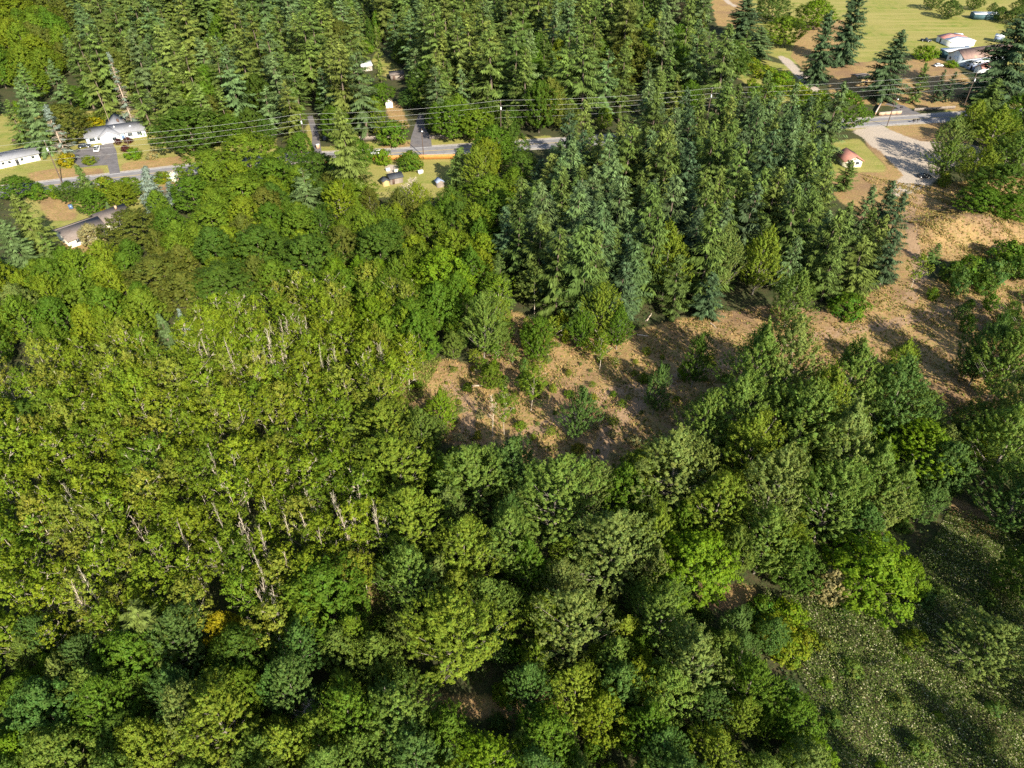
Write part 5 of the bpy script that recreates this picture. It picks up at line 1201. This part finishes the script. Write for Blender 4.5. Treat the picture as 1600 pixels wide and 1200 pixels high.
vehicle(1508, 80, 0.9, M_CARBLUE, 'blue and white camper van behind the barn', 'van', 'camper_van')
vehicle(1466, 104, 0.1, M_CARWHITE, 'white car on the dry ground in front of the barn')

# ------------------------------------------------------------------ fences, walls, poles and wires
def fence(name, px0, px1, h, mat, label, step=2.4):
    a = P(*px0); c = P(*px1); d = c - a; L = d.length; n = max(1, int(L / step))
    o = empty(name, (a.x, a.y, 0), math.atan2(d.y, d.x)); tag(o, label, 'fence')
    for i in range(n):
        x0 = i * L / n; x1 = (i + 1) * L / n; b = MB(); m = 8; r = random.Random(i)
        for k in range(m):
            xa = x0 + 0.08 + (x1 - x0 - 0.1) * k / m; xb = x0 + 0.08 + (x1 - x0 - 0.1) * (k + 0.9) / m
            b.box(xa, xb, -0.015 + r.uniform(-.01, .01), 0.015, 0.05, h + r.uniform(-.05, .05))
        part('fence_panel', b, mat, o)
        b = MB(); b.box(x0 - 0.05, x0 + 0.05, -0.05, 0.05, 0, h + 0.1); part('post', b, mat, o)
fence('board_fence', (574, 251), (711, 248.5), 1.9, M_CEDAR, 'orange cedar board fence between road and lawn')
fence('board_fence', (562, 219.5), (632, 217.5), 1.6, M_GREYWOOD, 'grey board fence left of the shaded driveway')
fence('board_fence', (671, 217.5), (707, 217), 1.6, M_GREYWOOD, 'grey board fence right of the shaded driveway')
fence('board_fence', (497, 256), (514, 255.5), 1.6, M_CEDAR, 'short reddish fence behind the shaggy conifer')
fence('rail_fence', (1428, 174), (1492, 170), 1.3, M_GREYWOOD, 'weathered low fence beside the road under the pines')
def wallbox(name, px0, px1, h, t, mat, label):
    a = P(*px0); c = P(*px1); d = c - a; L = d.length
    o = empty(name, (a.x, a.y, 0), math.atan2(d.y, d.x)); tag(o, label, 'wall')
    n = max(2, int(L / 2.2))
    for i in range(n):
        b = MB(); b.box(i * L / n + 0.015, (i + 1) * L / n - 0.015, 0, t, 0, h); part('block', b, mat, o)
    b = MB(); b.box(-0.05, L + 0.05, -0.04, t + 0.04, h + 0.002, h + 0.1); part('coping', b, M_CONCRETE, o)
wallbox('retaining_wall', (1373, 181), (1408, 178.5), 1.3, 0.5, M_BRICK, 'low tan retaining wall at the roadside')
wallbox('retaining_wall', (1368, 180), (1376, 165), 1.2, 0.4, M_BRICK, 'reddish side wall running back from the low tan wall')

def pole(u, v, h, label, arms=1, lamp=False, xy=None):
    p = P(u, v) if xy is None else Vector((xy[0], xy[1], 0))
    o = empty('utility_pole', (p.x, p.y, 0), ryaw + math.pi / 2); tag(o, label, 'utility pole')
    b = MB(); b.tube([(0, 0, 0), (0, 0, h * 0.5), (0, 0, h)], [0.19, 0.165, 0.13], 9); part('pole', b, M_POLE, o)
    tops = []
    if arms:
        for ax, z0 in ((0.0, h), (0.55, h - 2.3), (0.55, h - 4.1)):
            if ax:
                b = MB(); b.box(0.1, 0.6, -0.05, 0.05, z0 - 0.1, z0); part('crossarm', b, M_POLE, o)
            b = MB(); b.tube([(ax, 0, z0), (ax, 0, z0 + 0.28)], [0.06, 0.05], 6); part('insulator', b, M_WHITE, o)
            m = Matrix.Translation((p.x, p.y, 0)) @ Matrix.Rotation(ryaw + math.pi / 2, 4, 'Z')
            tops.append(m @ Vector((ax, 0, z0 + 0.28)))
        b = MB(); b.tube([(-0.36, 0, h - 3.2), (-0.36, 0, h - 2.2)], [0.24, 0.24], 9); part('transformer', b, M_METALROOF, o)
    if lamp:
        b = MB(); b.tube([(0, 0, h - 0.9), (-0.5, 0, h - 0.6), (-1.2, 0, h - 0.55)], [0.04, 0.04, 0.04], 5); a_ = part('lamp_arm', b, M_METALROOF, o)
        b = MB(); b.tube([(-1.1, 0, h - 0.7), (-1.1, 0, h - 0.45), (-1.1, 0, h - 0.35)], [0.3, 0.28, 0.05], 9); part('lamp_head', b, M_WHITE, o)
    return tops, p, h
def north(x, d): return (x, road_y(x) + d)
pT = []
def pole_top_xy(u, v, h):
    q = P(u, v, h); return (q.x, q.y)
pl0 = pole(0, 0, 15, 'utility pole beside the left pasture, in front of the dying spruce', xy=P(97, 286)[:2])
pl1 = pole(0, 0, 14.5, 'utility pole by the narrow shaded driveway', xy=P(480, 239)[:2])
pl2 = pole(0, 0, 15, 'utility pole across the road among the green trees', xy=north(P(782, 163, 15).x, 7))
pl3 = pole(0, 0, 14.5, 'far right utility pole beside the huge dark conifer', xy=north(P(1512, 150, 5).x, 9))
plm = pole(0, 0, 15, 'utility pole hidden among the plantation tops', xy=north(P(1120, 150, 15).x, 7))
ex = Vector((first.x + 120, 0, 0)); ex.y = road_y(ex.x) + 6
pla = pole(0, 0, 15, 'utility pole beyond the left edge', xy=(ex.x, ex.y))
plz = pole(0, 0, 15, 'utility pole beyond the right edge', xy=north(330, 7))
def wire(name, pts, sag, label, rad=0.026):
    b = MB()
    full = []
    for a, c in zip(pts[:-1], pts[1:]):
        for k in range(13):
            t = k / 12; q = a.lerp(c, t); full.append((q.x, q.y, q.z - sag * 4 * t * (1 - t)))
    f2 = [full[0]]
    for q in full[1:]:
        if (Vector(q) - Vector(f2[-1])).length > 0.01: f2.append(q)
    b.tube(np.array(f2), np.full(len(f2), rad), 4)
    tag(obj(name, b.mesh(name, M_WIRE)), label, 'power line')
line = [pla, pl0, pl1, pl2, plm, pl3, plz]
for k, lab in enumerate(('uppermost of the power lines along the road', 'middle one of the power lines along the road', 'lowest of the three power lines on the pole tops')):
    wire('power_line', [L_[0][k] for L_ in line], 1.1, lab)
wire('power_line', [Vector((L_[1].x, L_[1].y, 8.6)) for L_ in line], 0.7, 'low communication cable below the power lines', 0.02)
pm = pole(662, 245, 10.7, 'street lamp pole in front of the orange fence', 0, True)
pr = pole(1385.5, 198, 12.0, 'pole standing at the road junction beside the gravel lot', 0, True)
pole(201, 228, 5, 'thin pale post on the lawn beside the dark red bushes', 0, False)

# ------------------------------------------------------------------ small things
def log(u0, v0, u1, v1, r, label, col=(0.45, 0.36, 0.28)):
    a = P(u0, v0); c = P(u1, v1); a.z = gz1(a.x, a.y) + r * 0.8; c.z = gz1(c.x, c.y) + r * 0.6
    b = MB(); k = np.linspace(0, 1, 6)[:, None]; pts = np.array(a)[None] * (1 - k) + np.array(c)[None] * k + rng.normal(0, 0.06, (6, 3))
    b.tube(pts, np.linspace(r, r * 0.6, 6), 7)
    tag(obj('fallen_log', b.mesh('fallen_log', M_BARK, True), None, col), label, 'log')
log(722, 607, 756, 602, 0.34, 'long fallen log lying on the dry grass of the clearing')
log(995, 524, 1012, 527, 0.25, 'short pale log at the upper edge of the clearing', (0.6, 0.5, 0.4))
log(1110, 505, 1120, 512, 0.2, 'small log in the shade right of the short pale log')
log(1010, 500, 1018, 488, 0.22, 'broken pale stem at the foot of the light green tree', (0.6, 0.5, 0.42))
def mailbox(u, v, label):
    p = P(u, v); o = empty('mailbox', (p.x, p.y, 0), ryaw); tag(o, label, 'mailbox', 'mailboxes at the road')
    b = MB(); b.box(-0.06, 0.06, -0.06, 0.06, 0, 1.0); part('post', b, M_BROWNWOOD, o)
    b = MB(); b.box(-0.55, 0.55, -0.25, 0.25, 1.002, 1.5); part('box', b, M_BLACK, o)
mailbox(1427, 192, 'left dark mailbox on the near roadside'); mailbox(1433, 191.5, 'right dark mailbox on the near roadside'); mailbox(1407, 172, 'dark mailbox on the low tan wall corner')
def crate(name, u, v, sx, sy, sz, mat, label, cat, lid=None):
    p = P(u, v); o = empty(name, (p.x, p.y, 0.04), random.uniform(0, 1)); tag(o, label, cat)
    b = MB(); b.box(-sx / 2, sx / 2, -sy / 2, sy / 2, 0, sz); part('body', b, mat, o)
    b = MB(); b.box(-sx / 2 - .05, sx / 2 + .05, -sy / 2 - .05, sy / 2 + .05, sz + 0.002, sz + .1); part('lid', b, lid or mat, o)
crate('tarpaulin_stack', 107, 373, 2.6, 1.8, 0.9, M_BLUETARP, 'blue tarpaulin-covered stack beside the brown roof', 'stack')
crate('garden_box', 101, 362, 2.6, 1.6, 1.2, M_BRICK, 'reddish box beside the blue tarpaulin stack', 'box')
crate('garden_box', 101, 371, 1.6, 1.2, 1.0, M_WHITE, 'white box between the blue stack and the conifer', 'box')
crate('storage_bin', 112, 326, 1.2, 1.0, 1.3, M_CARBLUE, 'dark blue bin on the dry lawn', 'bin')
crate('garden_box', 657, 271, 1.8, 1.2, 1.1, M_WHITE, 'white box on the fenced lawn', 'box')
crate('garden_box', 606, 267, 1.4, 1.0, 0.9, M_WHITE, 'white box on the grey slab in the fenced yard', 'box')
crate('garden_box', 619, 270, 1.4, 1.0, 1.2, M_CREAM, 'cream box beside the grey slab in the fenced yard', 'box')
crate('garden_box', 24, 222, 1.6, 1.0, 1.0, M_BROWNWOOD, 'small brown box on the left lawn', 'box')
crate('utility_box', 497, 232, 1.2, 1.0, 1.6, M_BRICK, 'reddish roadside box by the narrow driveway', 'box', M_WHITE)
